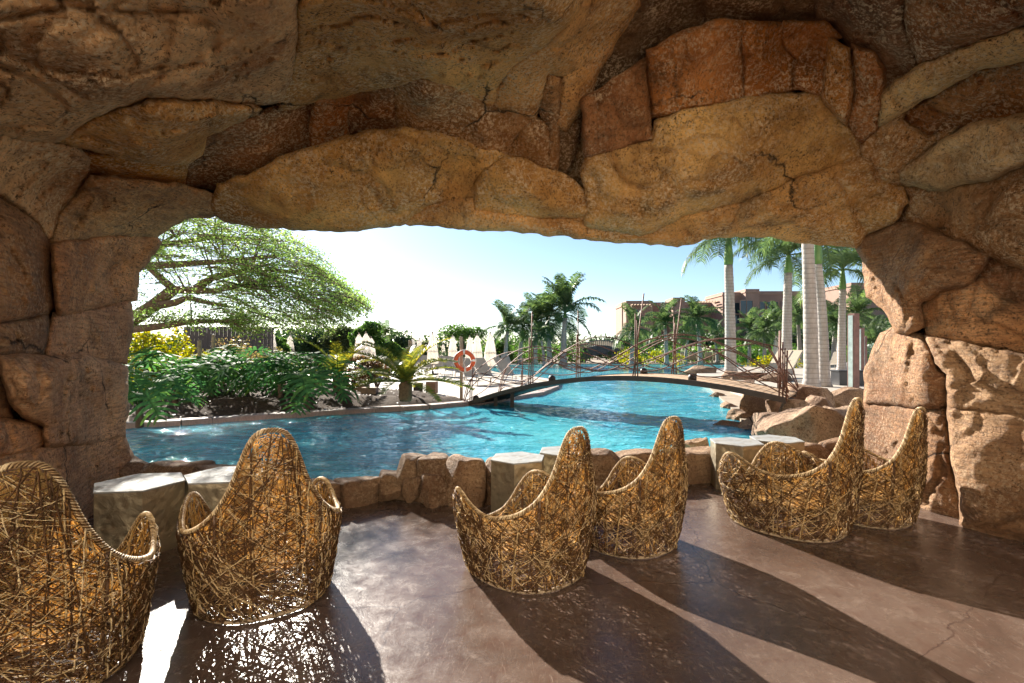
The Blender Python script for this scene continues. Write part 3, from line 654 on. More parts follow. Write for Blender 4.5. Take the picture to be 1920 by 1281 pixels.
def table(x, y, rz, label, r=.30, h=.525):
    t = empty('side_table', (x, y, 0), rz, label, 'table', 'hexagonal hammered metal tables')
    cs = [(math.cos(R(60 * k)) * r, math.sin(R(60 * k)) * r) for k in range(6)]
    for k in range(6):
        a, b = Vector(cs[k]), Vector(cs[(k + 1) % 6]); nx = 9; nz = 12; vs = []; nr = ((a + b) / 2).normalized()
        for j in range(nz + 1):
            for i in range(nx + 1):
                p = a.lerp(b, i / nx); z = h * .988 * j / nz; e = min(i, nx - i) > 0
                d = (noise.noise(Vector((p.x * 16 + x * 7, p.y * 16 + k, z * 16))) * .004) if e else -.0
                vs.append((p.x + nr.x * d, p.y + nr.y * d, z))
        fs = [(j * (nx + 1) + i, j * (nx + 1) + i + 1, (j + 1) * (nx + 1) + i + 1, (j + 1) * (nx + 1) + i) for j in range(nz) for i in range(nx)]
        mk('side_panel', vs, fs, M_side, t, True)
    r2 = r + .006; v = [(math.cos(R(60 * k)) * q, math.sin(R(60 * k)) * q, z) for q, z in ((r2, h - .012), (r2, h - .003), (r2 - .004, h)) for k in range(6)]
    mk('table_top', v, [tuple(range(5, -1, -1))] + [(l * 6 + k, l * 6 + (k + 1) % 6, l * 6 + 6 + (k + 1) % 6, l * 6 + 6 + k) for l in range(2) for k in range(6)] + [tuple(range(12, 18))], M_top, t)
table(-3.02, 4.16, R(8), 'hexagonal hammered metal table left of the pair beside the left pillar', .335)
table(-2.47, 4.42, R(8), 'hexagonal hammered metal table behind the second chair, right of the left pair', .335)
table(.06, 5.10, R(22), 'tall looking hexagonal metal table behind the middle chair', .285)
table(.56, 5.44, R(22), 'hexagonal metal table mostly hidden behind the middle chair back', .285)
table(2.62, 5.98, R(20), 'hexagonal metal table left of the right pair, in front of the boulders', .30)
table(3.18, 6.16, R(20), 'hexagonal metal table right of the right pair, behind the fifth chair', .30)
# ---------------------------------------------------------------- ground, pool, banks
WZ, GZ, PZ = .05, .10, .34            # water, left/far ground, right plaza
LEFT = [G(x, y, WZ) for x, y in ((235,802),(340,796),(450,788),(600,778),(700,772),(800,766),(900,757),(960,749),(1010,741),(1040,729),(1044,722),(1032,716),(1005,711),(960,705),(925,698),(905,691),(900,685))]
FAR = [G(x, y, WZ) for x, y in ((1000,683.4),(1150,683),(1300,683.4),(1420,685))]
RIGHT = [G(x, y, WZ) for x, y in ((1390,690),(1330,699),(1282,706),(1290,714),(1325,724),(1342,740),(1366,762),(1388,790),(1415,812),(1428,835))] + [Vector((4.6, 7.4, 0)), Vector((5.6, 6.9, 0))]
NEAR = [Vector((x, y, 0)) for x, y in WP[::-1]] + [Vector((-7.0, 6.3, 0)), Vector((-9.6, 7.0, 0)), Vector((-10.2, 9.2, 0))]
POOL = LEFT + FAR + RIGHT + NEAR
def tess(outer, holes, z, depth_, name, mat, kind='structure', label=None):
    loops = [[Vector((p[0], p[1], 0)) for p in outer]] + [[Vector((p[0], p[1], 0)) for p in h] for h in holes]
    tri = geometry.tessellate_polygon(loops); vs = [(p.x, p.y, z) for l in loops for p in l]; fs = [tuple(t) for t in tri]
    me_n = Vector((0, 0, 0))
    f2 = []
    for t in fs:
        a, b, c = (Vector(vs[i]) for i in t); f2.append(t if (b - a).cross(c - a).z > 0 else t[::-1])
    n0 = len(vs); base = 0; vs2 = [(p[0], p[1], z - depth_) for p in vs]
    for l in loops:
        k = len(l); f2 += [(base + i, base + (i + 1) % k, n0 + base + (i + 1) % k, n0 + base + i) for i in range(k)]; base += k
    o = mk(name, vs + vs2, f2, mat); tag(o, label, kind=kind); return o
hole = LEFT + FAR + RIGHT + [Vector((9, 6.7, 0)), Vector((9, -6, 0)), Vector((-9, -6, 0)), Vector((-9, 6.4, 0)), Vector((-9.6, 7.0, 0)), Vector((-10.2, 9.2, 0))]
M_ground = simple('dry_ground', (.27, .21, .15), .9, 0, .3, 1.2, .4, 30)
tess([(-900, -300), (900, -300), (900, 1600), (-900, 1600)], [hole], GZ, .6, 'ground', M_ground, label='dry sandy ground around the pool')
def water_mat():
    m, nt, ns, L, b = nodes('pool_water')
    p = geo_pos(nt, (1, 1, 1))
    n0 = noise_n(nt, .16, 3, .5, p); n1 = noise_n(nt, 1.6, 4, .6, geo_pos(nt, (.7, 1.5, 1)), .8)
    c = ramp(nt, n0, [(.35, (.012, .13, .22)), (.5, (.03, .28, .37)), (.65, (.10, .45, .48))])
    c = mixc(nt, ramp(nt, n1, [(.45, (0, 0, 0)), (.68, (.7,) * 3)]), c, (.12, .52, .60))
    L.new(c, b.inputs['Base Color']); b.inputs['Roughness'].default_value = .03; b.inputs['IOR'].default_value = 1.33; b.inputs['Specular IOR Level'].default_value = .5
    a1 = noise_n(nt, 1.5, 2, .5, geo_pos(nt, (.75, 1.5, 1)), .8); a2 = noise_n(nt, 5.2, 4, .55, geo_pos(nt, (.7, 1.3, 1)), 1.0)
    nb = bump(nt, None, a2, .8, .07); bump(nt, b, noise_n(nt, 15, 3, .5, geo_pos(nt, (.7, 1.3, 1)), .6), .7, .03, nb); return m
pp = np.array([(p.x, p.y) for p in POOL]); wpts = []; nw = np.random.RandomState(3)
for y0, y1, st in ((5, 12, .085), (12, 18, .14), (18, 30, .35), (30, 60, 1.4)):
    gx, gy = np.meshgrid(np.arange(-11, 9 if y0 < 30 else 26, st), np.arange(y0, y1, st)); g = np.stack([gx.ravel(), gy.ravel()], 1) + nw.uniform(-.3, .3, (gx.size, 2)) * st; g = g[(np.abs(g[:, 0]) < g[:, 1] * .82 + .3) & inside(g, pp)]; wpts.append(g[seg_dist(g, pp) > st * .5])
wv2, wf = cdt(pp, np.concatenate(wpts))
def wave(x, y): return noise.noise(Vector((x * 1.5, y * 2.1, 0))) * .026 + noise.noise(Vector((x * 3.3 + y, y * 4.6, 3))) * .013 + noise.noise(Vector((x * 7.5, y * 8.5 - x, 7))) * .0055
wfz = [WZ + wave(q[0], q[1]) for q in wv2.tolist()]
def upf(f):
    a, b, c = (wv2[i] for i in f[:3]); return f if (b[0] - a[0]) * (c[1] - a[1]) - (b[1] - a[1]) * (c[0] - a[0]) > 0 else f[::-1]
o = mk('pool_water', [(q[0], q[1], z) for q, z in zip(wv2.tolist(), wfz)], [upf(f) for f in wf], water_mat(), None, True); tag(o, 'rippled turquoise and deep blue pool water', kind='structure'); print('water', len(wv2))
# pale paved deck on the left bank, right plaza, added bounce paving behind the viewer
def paving(name, col, sc, gap):
    m, nt, ns, L, b = nodes(name); br = N(nt, 'ShaderNodeTexBrick'); br.inputs['Scale'].default_value = sc; br.inputs['Mortar Size'].default_value = gap
    br.inputs['Color1'].default_value = (*col, 1); br.inputs['Color2'].default_value = (*(x * .88 for x in col), 1); br.inputs['Mortar'].default_value = (*(x * .6 for x in col), 1)
    p = geo_pos(nt, (1, 1, 1)); L.new(p, br.inputs['Vector']); c = mixc(nt, ramp(nt, noise_n(nt, 2.5, 6, .7, p), [(.35, (.4,) * 3), (.6, (0, 0, 0))]), br.outputs[0], tuple(x * .68 for x in col))
    L.new(c, b.inputs['Base Color']); b.inputs['Roughness'].default_value = .7; return m
M_deck = paving('deck_paving', (.40, .35, .29), 1.2, .012); M_plaza = paving('plaza_paving', (.42, .37, .31), 1.4, .012)
DK = [G(x, y, GZ) for x, y in ((700,734),(780,742),(860,747),(905,752),(960,745),(1008,737),(1036,726),(1038,721),(1028,717),(1000,712),(955,706),(920,699),(890,690),(860,688),(760,690),(690,696),(600,706),(620,722))]
tess(DK, [], GZ + .006, .02, 'pool_deck', M_deck, label='pale sunlit paving behind the planted bank')
PLZ = RIGHT[2:-1]; PLZ = [Vector((p.x + .55, p.y, 0)) for p in RIGHT[1:6]] + [G(1440, 742, PZ), G(1520, 748, PZ), G(1650, 757, PZ), Vector((12, 9, 0)), Vector((40, 12, 0)), Vector((60, 48, 0)), Vector((26, 50, 0))]
tess(PLZ, [], PZ, .5, 'plaza', M_plaza, label='pale stone plaza under the royal palms')
M_fac = simple('bounce_render', (.80, .71, .58), .85, 0, .08, .5)
rear = empty('bounce_building', (0, -10.5, GZ)); tag(rear, 'pale building added behind the viewer to bounce sunlight', kind='structure')  # added unseen wing with windows, pale so sunlight bounces into the cave
MB().box((0, -3, 6.5), (50, 6, 13)).build('wall', M_fac, rear)
for fl_ in range(3):
    for k in range(9): MB().box((-19 + k * 4.75, .04, 2 + fl_ * 3.3), (1.5, .12, 1.9)).build('window', simple('rear_glass', (.05, .06, .07), .15), rear)
tess([(-9.3, -5.6), (9.3, -5.6), (30, -60), (-30, -60)], [], GZ + .012, .02, 'bounce_terrace', paving('bounce_paving', (.62, .56, .47), 1.4, .012), label='pale paving added behind the cave to bounce sunlight')  # added unseen paving, pale to throw sunlight up into the vault
# kerb stones along the left bank
kerb = empty('pool_kerb', (LEFT[4].x, LEFT[4].y, WZ)); tag(kerb, 'pinkish stone kerb along the left edge of the pool', kind='structure')
M_kerb = simple('kerb_stone', (.30, .22, .19), .7, 0, .25, 8, .3, 30)
acc = 0; kpts = []
for a, b in zip(LEFT[:13], LEFT[1:14]):
    L_ = (b - a).length; k = max(1, round(L_ / .62))
    for j in range(k): kpts.append((a.lerp(b, (j + .5) / k), math.atan2(b.y - a.y, b.x - a.x), L_ / k))
kb = MB().box((0, 0, 0), (1, .34, .15), 0, .02).build('kerb_stone', M_kerb); kmesh = kb.data; bpy.data.objects.remove(kb)
for p, a, l in kpts:
    o = inst(kmesh, kerb, (p.x - LEFT[4].x, p.y - LEFT[4].y, .032 + random.uniform(-.006, .006)), (0, 0, a), (l * .985, 1, 1), 'kerb_stone')
# planted bank: mound of brown mulch
M_soil = simple('mulch', (.065, .042, .028), .95, 0, .55, 14, .9, 45, .1)
BED = [G(x, y, GZ) for x, y in ((235,798),(340,792),(450,784),(600,774),(700,768),(800,762),(895,754),(860,747),(780,741),(700,733),(640,722),(600,706),(420,700),(235,708))]
bp = np.array([(p.x, p.y) for p in BED]); lo_, hi_ = bp.min(0), bp.max(0)
gx, gy = np.meshgrid(np.arange(lo_[0], hi_[0], .16), np.arange(lo_[1], hi_[1], .16)); g = np.stack([gx.ravel(), gy.ravel()], 1); g = g[inside(g, bp)]; dd = seg_dist(g, bp); g = g[dd > .08]
v2, fs = cdt(resample(bp, .2, .03, 3), g); d = seg_dist(v2, bp)
zz = [GZ - .03 + .34 * (1 - math.exp(-max(x, 0) / .9)) + (noise.fractal(Vector((q[0] * .6, q[1] * .6, 2)), 1, 2, 4) * .12 + noise.noise(Vector((q[0] * 5, q[1] * 5, 2))) * .03) * min(1, x / .5) for q, x in zip(v2, d)]
o = mk('planting_bed', [(q[0], q[1], z) for q, z in zip(v2, zz)], fs, M_soil, None, True); tag(o, 'brown mulch bank planted with leafy shrubs', kind='structure')
BEDZ = GZ + .28

# ---------------------------------------------------------------- foliage helpers
def quads(c, u, v):
    n = len(c); vs = np.empty((n * 4, 3)); vs[0::4] = c - u; vs[1::4] = c + v * .5 ; vs[2::4] = c + u; vs[3::4] = c - v * .5
    return vs, np.arange(n * 4).reshape(n, 4)
def leafcloud(blobs, n, size, rs, flat=.0, asp=.55):
    """leaf-sized faces spread through a set of ellipsoid clumps (x,y,z,rx,ry,rz)"""
    bl = np.array(blobs, float); wts = (bl[:, 3] * bl[:, 4] * bl[:, 5]) ** .67; idx = rs.choice(len(bl), n, p=wts / wts.sum())
    d = rs.normal(size=(n, 3)); d /= np.linalg.norm(d, axis=1, keepdims=True); r = rs.uniform(.45, 1.0, (n, 1)) ** .6 * rs.uniform(.85, 1.12, (n, 1))
    c = bl[idx, :3] + d * r * bl[idx, 3:]
    u = rs.normal(size=(n, 3)); u[:, 2] *= (1 - flat); u /= np.linalg.norm(u, axis=1, keepdims=True)
    w_ = rs.normal(size=(n, 3)) + np.array([0, 0, 1.2]) * flat * 3; v = np.cross(u, w_); v /= np.maximum(np.linalg.norm(v, axis=1, keepdims=True), 1e-6)
    s = size * rs.uniform(.6, 1.3, (n, 1)); return quads(c, u * s * .5, v * s * asp)
def clumps(rs, k, rx, ry, rz, cr, z0=0.0, dome=False):
    out = []
    for i in range(k):
        d = rs.normal(size=3); d /= np.linalg.norm(d); r = rs.uniform(.35, .95) ** .7
        if dome: d[2] = abs(d[2])
        s = cr * rs.uniform(.6, 1.25); out.append((d[0] * rx * r, d[1] * ry * r, z0 + d[2] * rz * r, s, s, s * .8))
    return out
L_GREEN = leafmat('leaf_green', [(0, (.03, .075, .018)), (.5, (.075, .15, .03)), (1, (.16, .23, .05))])
L_DARK = leafmat('leaf_dark', [(0, (.016, .042, .016)), (.5, (.045, .085, .028)), (1, (.09, .13, .045))], .25)
L_OLIVE = leafmat('leaf_olive', [(0, (.035, .055, .02)), (.5, (.085, .11, .04)), (1, (.15, .16, .065))])
L_YEL = leafmat('leaf_yellow', [(0, (.05, .09, .012)), (.4, (.17, .19, .02)), (.75, (.38, .30, .025)), (1, (.48, .36, .04))], .5)
L_RED = leafmat('leaf_croton', [(0, (.035, .014, .012)), (.4, (.10, .035, .02)), (.7, (.10, .09, .025)), (1, (.26, .12, .05))], .35)
L_PINK = leafmat('leaf_bronze', [(0, (.05, .07, .02)), (.5, (.17, .15, .05)), (1, (.36, .20, .11))], .45)
L_ACA = leafmat('leaf_acacia', [(0, (.09, .17, .05)), (.5, (.19, .29, .08)), (1, (.37, .44, .13))], .58, .5, .5)
L_PHI = leafmat('leaf_philodendron', [(0, (.03, .09, .038)), (.5, (.068, .165, .052)), (1, (.20, .32, .06))], .38, .6, .8, .06)
L_PALM = leafmat('leaf_palm', [(0, (.035, .07, .03)), (.5, (.085, .13, .05)), (1, (.15, .21, .05))], .45, .42)
L_CYC = leafmat('leaf_cycad', [(0, (.05, .09, .02)), (.45, (.17, .19, .035)), (1, (.46, .33, .05))], .5, .4)
M_bark = simple('bark', (.13, .085, .055), .9, 0, .4, 9, .8, 25)
M_palmtrunk = None
def palm_trunk_mat():
    m, nt, ns, L, b = nodes('palm_trunk'); p = mp(nt, (1, 1, 1))
    wv = N(nt, 'ShaderNodeTexWave', wave_type='BANDS', bands_direction='Z'); wv.inputs['Scale'].default_value = 2.2; wv.inputs['Distortion'].default_value = 1.2; wv.inputs['Detail'].default_value = 3; wv.inputs['Detail Scale'].default_value = 2
    L.new(p, wv.inputs['Vector']); n = noise_n(nt, 5, 6, .7, mp(nt, (1, 1, .3)))
    c = ramp(nt, n, [(.3, (.27, .23, .20)), (.7, (.46, .41, .37))]); c = mixc(nt, ramp(nt, wv.outputs[0], [(.02, (.55,) * 3), (.2, (0, 0, 0))]), c, (.20, .165, .14))
    L.new(c, b.inputs['Base Color']); b.inputs['Roughness'].default_value = .8; bump(nt, b, wv.outputs[0], .3, .02); return m
M_palmtrunk = palm_trunk_mat(); M_shaft = simple('crownshaft', (.11, .22, .05), .4, 0, .2, 3)
def frond_mesh(elev, droop, L_, nl, ll, rs, wid=.035, fold=.5, hang=.6, mat=None, name='frond'):
    """one pinnate leaf growing along +X, bent by its own weight"""
    mb = MB(); pts = []; p = Vector((0, 0, 0)); e = elev; m = 14
    for i in range(m + 1):
        pts.append(p.copy()); e2 = e - droop * (i / m) ** 1.2; p = p + Vector((math.cos(e2), 0, math.sin(e2))) * L_ / m
    mb.tube(pts, [.035 * (1 - i / m * .85) * L_ / 2.5 for i in range(m + 1)], 4)
    for k in range(nl):
        t = .12 + .87 * (k + rs.random() * .6) / nl; i = min(int(t * m), m - 1); q = pts[i].lerp(pts[i + 1], t * m - i); T = (pts[i + 1] - pts[i]).normalized()
        up = Vector((0, 1, 0)).cross(T) * -1; ln = ll * (.35 + .75 * math.sin(math.pi * min(t * .85 + .12, 1))) * rs.uniform(.8, 1.15)
        for s in (-1, 1):
            d = (Vector((0, s, 0)) + T * rs.uniform(.35, .75) + up * rs.uniform(fold * .3, fold)).normalized()
            a = q; b = q + d * ln * .5 + Vector((0, 0, -hang * ln * .10)); c = q + d * ln * .93 + Vector((0, 0, -hang * ln * rs.uniform(.45, .75)))
            wv = T * wid * .5 * rs.uniform(.8, 1.2)
            mb.add([a - wv * .6, a + wv * .6, b + wv, b - wv, c], [(0, 1, 2, 3), (3, 2, 4)])
    me = bpy.data.meshes.new(name); me.from_pydata(mb.v, [], mb.f); me.materials.append(mat or L_PALM); me.update(); return me
rsF = random.Random(21)
ROYAL = [frond_mesh(R(e), R(d), 2.6, 62, .80, rsF, .042, .5, .95) for e, d in ((80, 60), (62, 95), (42, 105), (20, 90), (-8, 65), (50, 120))]
FEATH = [frond_mesh(R(e), R(d), 2.4, 42, .62, rsF, .06, .5, .8) for e, d in ((82, 55), (60, 90), (38, 95), (12, 80), (-15, 60))]
CYC = [frond_mesh(R(e), R(d), 1.55, 64, .23, rsF, .028, .6, .2, L_CYC) for e, d in ((68, 60), (45, 60), (28, 50), (14, 38), (2, 30))]
def palm(loc, trunk_h, shaft_h, r0, r1, fl, nf, rs, label, group, meshes, lean=(0, 0), bulge=.06, name='royal_palm', seg=26):
    t = empty(name, loc, 0, label, 'palm', group)
    pts = []; rad = []
    for i in range(seg + 1):
        k = i / seg; pts.append((lean[0] * k * k, lean[1] * k * k, trunk_h * k)); rr = r0 + (r1 - r0) * k + bulge * r0 * math.sin(math.pi * min(k * 1.3, 1)) * .4
        if k < .12: rr += r0 * .5 * (1 - k / .12) ** 2
        rad.append(rr * (1 + (.025 if i % 2 else -.015)))
    MB().tube(pts, rad, 14).build('trunk', M_palmtrunk, t, True)
    top = Vector(pts[-1])
    if shaft_h > 0:
        MB().tube([top + Vector((0, 0, shaft_h * k)) for k in (0, .1, .3, .6, .85, 1)], [r1 * x for x in (1.02, 1.12, 1.05, .8, .6, .45)], 12).build('crownshaft', M_shaft, t, True)
    top = top + Vector((0, 0, shaft_h * .97)); ga = rs.uniform(0, 6)
    for k in range(nf):
        m_ = meshes[min(int(k / nf * len(meshes)), len(meshes) - 1)] if rs.random() < .75 else rs.choice(meshes)
        inst(m_, t, top, (rs.uniform(-.12, .12), rs.uniform(-.1, .1), ga + k * 2.399), fl / 2.5 * rs.uniform(.88, 1.1), 'frond')
    return t
# five royal palms on the plaza
rp = 'royal palms on the plaza'; rs = random.Random(4)
def tall(px, pyb, ytop_trunk, sh, wpx, n, lab, rs, lean=0):
    g = G(px, pyb, PZ); Y = g.y; h = CH + (HZ - ytop_trunk) / F * Y - PZ
    r = wpx / F * Y / 2; palm((g.x, g.y, PZ), h, sh, r, r * .72, 2.7, n, rs, lab, rp, ROYAL, (lean / F * Y, 0))
tall(1370, 706, 497, 1.55, 21, 15, 'royal palm with pale grey trunk nearest the bridge, left of the plaza palms', rs, -4)
tall(1475, 702, 512, .9, 19, 16, 'royal palm behind the right bridge posts, its crown below the rock rim', rs, 3)
tall(1521, 737, 400, 1.6, 26, 14, 'thickest royal palm trunk, nearest on the plaza', rs, -10)
tall(1545, 725, 496, 1.5, 20, 14, 'royal palm trunk just right of the thickest one', rs, -12)
tall(1578, 700, 543, 1.1, 15, 15, 'royal palm beside the rusty steel column', rs, 2)

# ---------------------------------------------------------------- acacia leaning over the water on the left
aca = empty('acacia_tree', (-12.6, 14.6, GZ), 0, 'spreading acacia tree with feathery layered green canopy beside the left pillar', 'tree')
ao = Vector((-12.6, 14.6, GZ)); rs = random.Random(8)
def pl(*a): return [P(x, y, Y) - ao for x, y, Y in a]
mb = MB(); mb.tube(pl((95, 760, 14.4), (140, 690, 14.3), (190, 640, 14.2), (240, 605, 14), (285, 575, 14), (325, 543, 14)), [.24, .22, .20, .19, .17, .15], 10)
mb.build('trunk', M_bark, aca, True)
LIMBS = [[(325,543,14),(300,520,14.1),(275,498,14.2),(262,480,14.3),(330,440,14.6)], [(325,543,14),(360,545,13.9),(400,546,13.7),(450,535,13.4),(520,520,13)], [(285,575,14),(330,567,13.7),(352,558,13.6),(390,568,13.4),(425,573,13.3)],
         [(225,620,14),(300,612,13.6),(360,603,13.2),(430,602,12.9)], [(275,498,14.2),(340,495,13.8),(420,490,13.5),(520,480,13)], [(360,545,13.9),(400,520,14),(470,505,14),(560,510,13.6)], [(262,480,14.3),(300,460,14.6),(400,445,14.8),(500,450,14.6)]]
for l in LIMBS:
    n = len(l); MB().tube(pl(*l), [.095 * (1 - i / n) + .02 for i in range(n)], 7).build('limb', M_bark, aca, True)
tw = MB(); LC, LU, LV = [], [], []; nr = np.random.RandomState(12)
def twig(path, dens, r0=.018):
    tw.tube(path, [r0 * (1 - i / len(path)) + .003 for i in range(len(path))], 3, False)
    for i in range(1, len(path)):
        a, b = path[i - 1], path[i]; L_ = (b - a).length; k = int(L_ * dens * (0.15 if i < len(path) * .25 else 1.0)) ; T = (b - a).normalized()
        for _ in range(k):
            c = a.lerp(b, nr.rand()) + Vector(nr.normal(0, 1, 3)) * .10; c.z += nr.rand() * .06
            u = (T * .8 + Vector(nr.normal(0, .5, 3))).normalized(); w_ = Vector((nr.normal(0, .5), nr.normal(0, .5), 1)); v = u.cross(w_).normalized(); s = nr.uniform(.045, .095)
            LC.append(c); LU.append(u * s * .5); LV.append(v * s * .55)
hubs = [P(x, y, Y) - ao for x, y, Y in ((330,445,14.6),(420,490,13.5),(450,535,13.4),(400,520,14),(300,470,14.4),(400,445,14.8),(350,548,13.9),(470,505,14),(360,600,13.3),(300,500,14))]
tops = [(200,325),(300,316),(400,328),(450,362),(480,394),(560,424),(610,478),(645,520),(668,548),(694,562)]; tx = np.array(tops, float)
for k in range(70):           # thin branches sweeping out from the limbs
    x = nr.uniform(260, 660); yt = np.interp(x, tx[:, 0], tx[:, 1]); yb = np.interp(x, [235, 420, 500, 580, 650, 690], [575, 588, 610, 626, 602, 568]); e = P(x, yt + (yb - yt) * nr.uniform(.1, .95), nr.uniform(11.5, 16.5)) - ao
    h = min(hubs, key=lambda q: (q - e).length + nr.rand() * 1.2 + (3 if q.x > e.x + .3 else 0)); m1 = h.lerp(e, .5) + Vector((0, 0, .12 * (e - h).length)); twig([h, h.lerp(m1, .5), m1, m1.lerp(e, .5), e], 16, .022)
for k in range(1350):         # short leafy sprays in flat, slightly drooping tiers
    x = nr.uniform(205, 692); yt = np.interp(x, tx[:, 0], tx[:, 1]); yb = np.interp(x, [235, 420, 500, 580, 650, 690], [575, 588, 610, 626, 602, 568])
    f = nr.rand() ** .95; y = yt + (yb - yt) * f; sl = np.interp(x, [235, 400, 560, 690], [.02, .10, .30, .42]); tier = 25; y0 = y - sl * (x - 235); y = (round(y0 / tier) * tier + nr.normal(0, 2.6)) + sl * (x - 235)
    if y < yt or y > yb: continue
    if 240 < x < 430 and 505 < y < 600 and nr.rand() < .8: continue
    Y = nr.uniform(11.4, 16.6); dx = nr.uniform(28, 70); e = P(x, y + dx * sl * .5, Y) - ao; h = P(x - dx, y - dx * sl * .4, Y + nr.normal(0, .35)) - ao
    twig([h, h.lerp(e, .3) + Vector((0, 0, .05)), h.lerp(e, .65) + Vector((0, 0, .06)), e, e + (e - h) * .15 + Vector((0, 0, -.05))], 62, .007)
for k in range(120):          # lower drooping tier
    x = nr.uniform(240, 500); y = np.interp(x, [240, 430, 500], [596, 606, 618]) + nr.normal(0, 9); Y = nr.uniform(12.2, 14); e = P(x, y, Y) - ao
    h = P(min(x - 20, 420), 604, Y + .1) - ao; path = [h.lerp(e, t) + Vector((0, 0, .08 * math.sin(math.pi * t))) for t in (0, .25, .5, .75, 1)]; twig(path, 85, .01)
o = tw.build('twigs', M_bark, aca, True); o['kind'] = 'stuff'
vs, fs = quads(np.array([tuple(x) for x in LC]), np.array([tuple(x) for x in LU]), np.array([tuple(x) for x in LV])); o = mk('crown', vs, fs, L_ACA, aca); print('acacia leaves', len(LC)); o['kind'] = 'stuff'

# ---------------------------------------------------------------- broad-leaved trees and shrubs
def tree(px, pyt, Y, wpx, mat, label, seed, z0=GZ, group='trees behind the deck', flat=False, name='leafy_tree', n=7000, leaf=.26, trunk=None):
    nr_ = np.random.RandomState(seed); top = CH + (HZ - pyt) / F * Y - z0; x = (px - 960) / F * Y; rx = wpx / F * Y / 2
    t = empty(name, (x, Y, z0), 0, label, 'tree', group)
    ch = top * (.22 if flat else .42); cz = top - ch; rsx = random.Random(seed)
    tr = MB(); hub = Vector((rsx.uniform(-.2, .2), 0, cz - ch * (.3 if flat else .55)))
    tr.tube([(0, 0, -.1), hub * .5 + Vector((.08, 0, 0)), hub], [top * .032, top * .026, top * .02], 8)
    bl = clumps(nr_, 34, rx * .86, rx * .7, ch * .85, rx * .30, cz, flat)
    for b in bl[:11]: tr.tube([hub, hub.lerp(Vector(b[:3]), .5) + Vector((0, 0, .1)), b[:3]], [top * .013, top * .009, .01], 5)
    tr.build('trunk', M_bark, t, True)
    vs, fs = leafcloud(bl, n, leaf, nr_, .3); o = mk('crown', vs, fs, mat, t); return t
for i, a in enumerate([(556, 620, 48, 110, L_DARK, 'dark evergreen tree behind the two left parasols'), (596, 612, 46, 95, L_DARK, 'dark tree with bare trunk behind the bronze shrubs'), (640, 606, 44, 90, L_OLIVE, 'olive green tree with pale trunk left of the parasol trio'),
    (505, 628, 42, 90, L_GREEN, 'green tree showing just right of the plank fence'), (690, 600, 40, 80, L_GREEN, 'loose light green tree above the parasol trio'), (760, 632, 44, 70, L_DARK, 'dark rounded tree above the deck parasols'),
    (735, 640, 38, 46, L_GREEN, 'small bright tree behind the single small parasol'), (800, 640, 52, 60, L_OLIVE, 'low olive tree behind the row of parasols')]):
    tree(*a, 100 + i)
tree(868, 614, 50, 96, L_GREEN, 'flat topped acacia behind the lifebuoy', 120, flat=True, name='flat_topped_tree', n=3600, leaf=.22)
tree(935, 640, 55, 60, L_GREEN, 'low green tree right of the flat topped acacia', 121)
tree(1120, 640, 75, 70, L_OLIVE, 'distant pale tree beyond the stone arch bridge', 122, group='trees across the pool')
tree(1385, 640, 62, 60, L_GREEN, 'green tree between the hotel and the left royal palm', 123, group='trees across the pool')
def shrub(px, pyb, wpx, hpx, mat, label, seed, n=900, leaf=.13, z0=None, cat='shrub', group=None, name='shrub'):
    g = G(px, pyb, GZ); Y = g.y; nr_ = np.random.RandomState(seed); rx = wpx / F * Y / 2; h = hpx / F * Y
    t = empty(name, (g.x, g.y, GZ + .05), 0, label, cat, group)
    bl = clumps(nr_, 22, rx * .8, rx * .6, h * .42, rx * .34, h * .5); st = MB()
    for b in bl[:12]: st.tube([(0, 0, 0), (b[0] * .4, b[1] * .4, b[2] * .5), b[:3]], [.025, .018, .008], 4)
    st.build('stems', M_bark, t); vs, fs = leafcloud(bl, n, leaf, nr_, .1); mk('foliage', vs, fs, mat, t); return t
sg = 'shrubs on the planted bank'
shrub(268, 718, 90, 112, L_YEL, 'yellow green broad leaved shrub beside the left pillar', 201, 1500, .17, group=sg)
shrub(322, 712, 95, 104, L_YEL, 'tall golden green shrub under the acacia branches', 202, 1500, .16, group=sg)
shrub(362, 722, 80, 76, L_YEL, 'golden shrub in front of the plank fence', 203, 1300, .15, group=sg)
shrub(445, 716, 120, 84, L_PINK, 'bronze and green shrub behind the big lobed leaves', 204, 1900, .12, group=sg)
shrub(525, 722, 100, 66, L_PINK, 'bronze shrub below the single left parasol', 205, 1600, .11, group=sg)
shrub(300, 745, 110, 70, L_YEL, 'low yellow green foliage among the lobed leaves at left', 206, 1300, .14, group=sg)
shrub(598, 732, 80, 66, L_RED, 'dark red croton shrub left of the small palm', 207, 1700, .10, group=sg)
shrub(668, 732, 70, 70, L_RED, 'dark red croton shrub right of the small palm', 208, 1700, .10, group=sg)
shrub(706, 734, 60, 66, L_RED, 'red and brown croton shrub behind the golden cycad', 209, 1500, .10, group=sg)
shrub(560, 742, 80, 60, L_RED, 'low croton shrub behind the lobed leaves', 210, 1300, .10, group=sg)
shrub(652, 722, 16, 32, leafmat('leaf_flower', [(0, (.45, .02, .10)), (1, (.75, .05, .22))], .4), 'small magenta flowering bush behind the small palm', 211, 260, .08)
shrub(1632, 700, 50, 60, leafmat('leaf_agave', [(0, (.10, .16, .12)), (1, (.26, .33, .27))], .2), 'grey green spiky shrub right of the steel columns', 212, 900, .22, group='plaza planting')
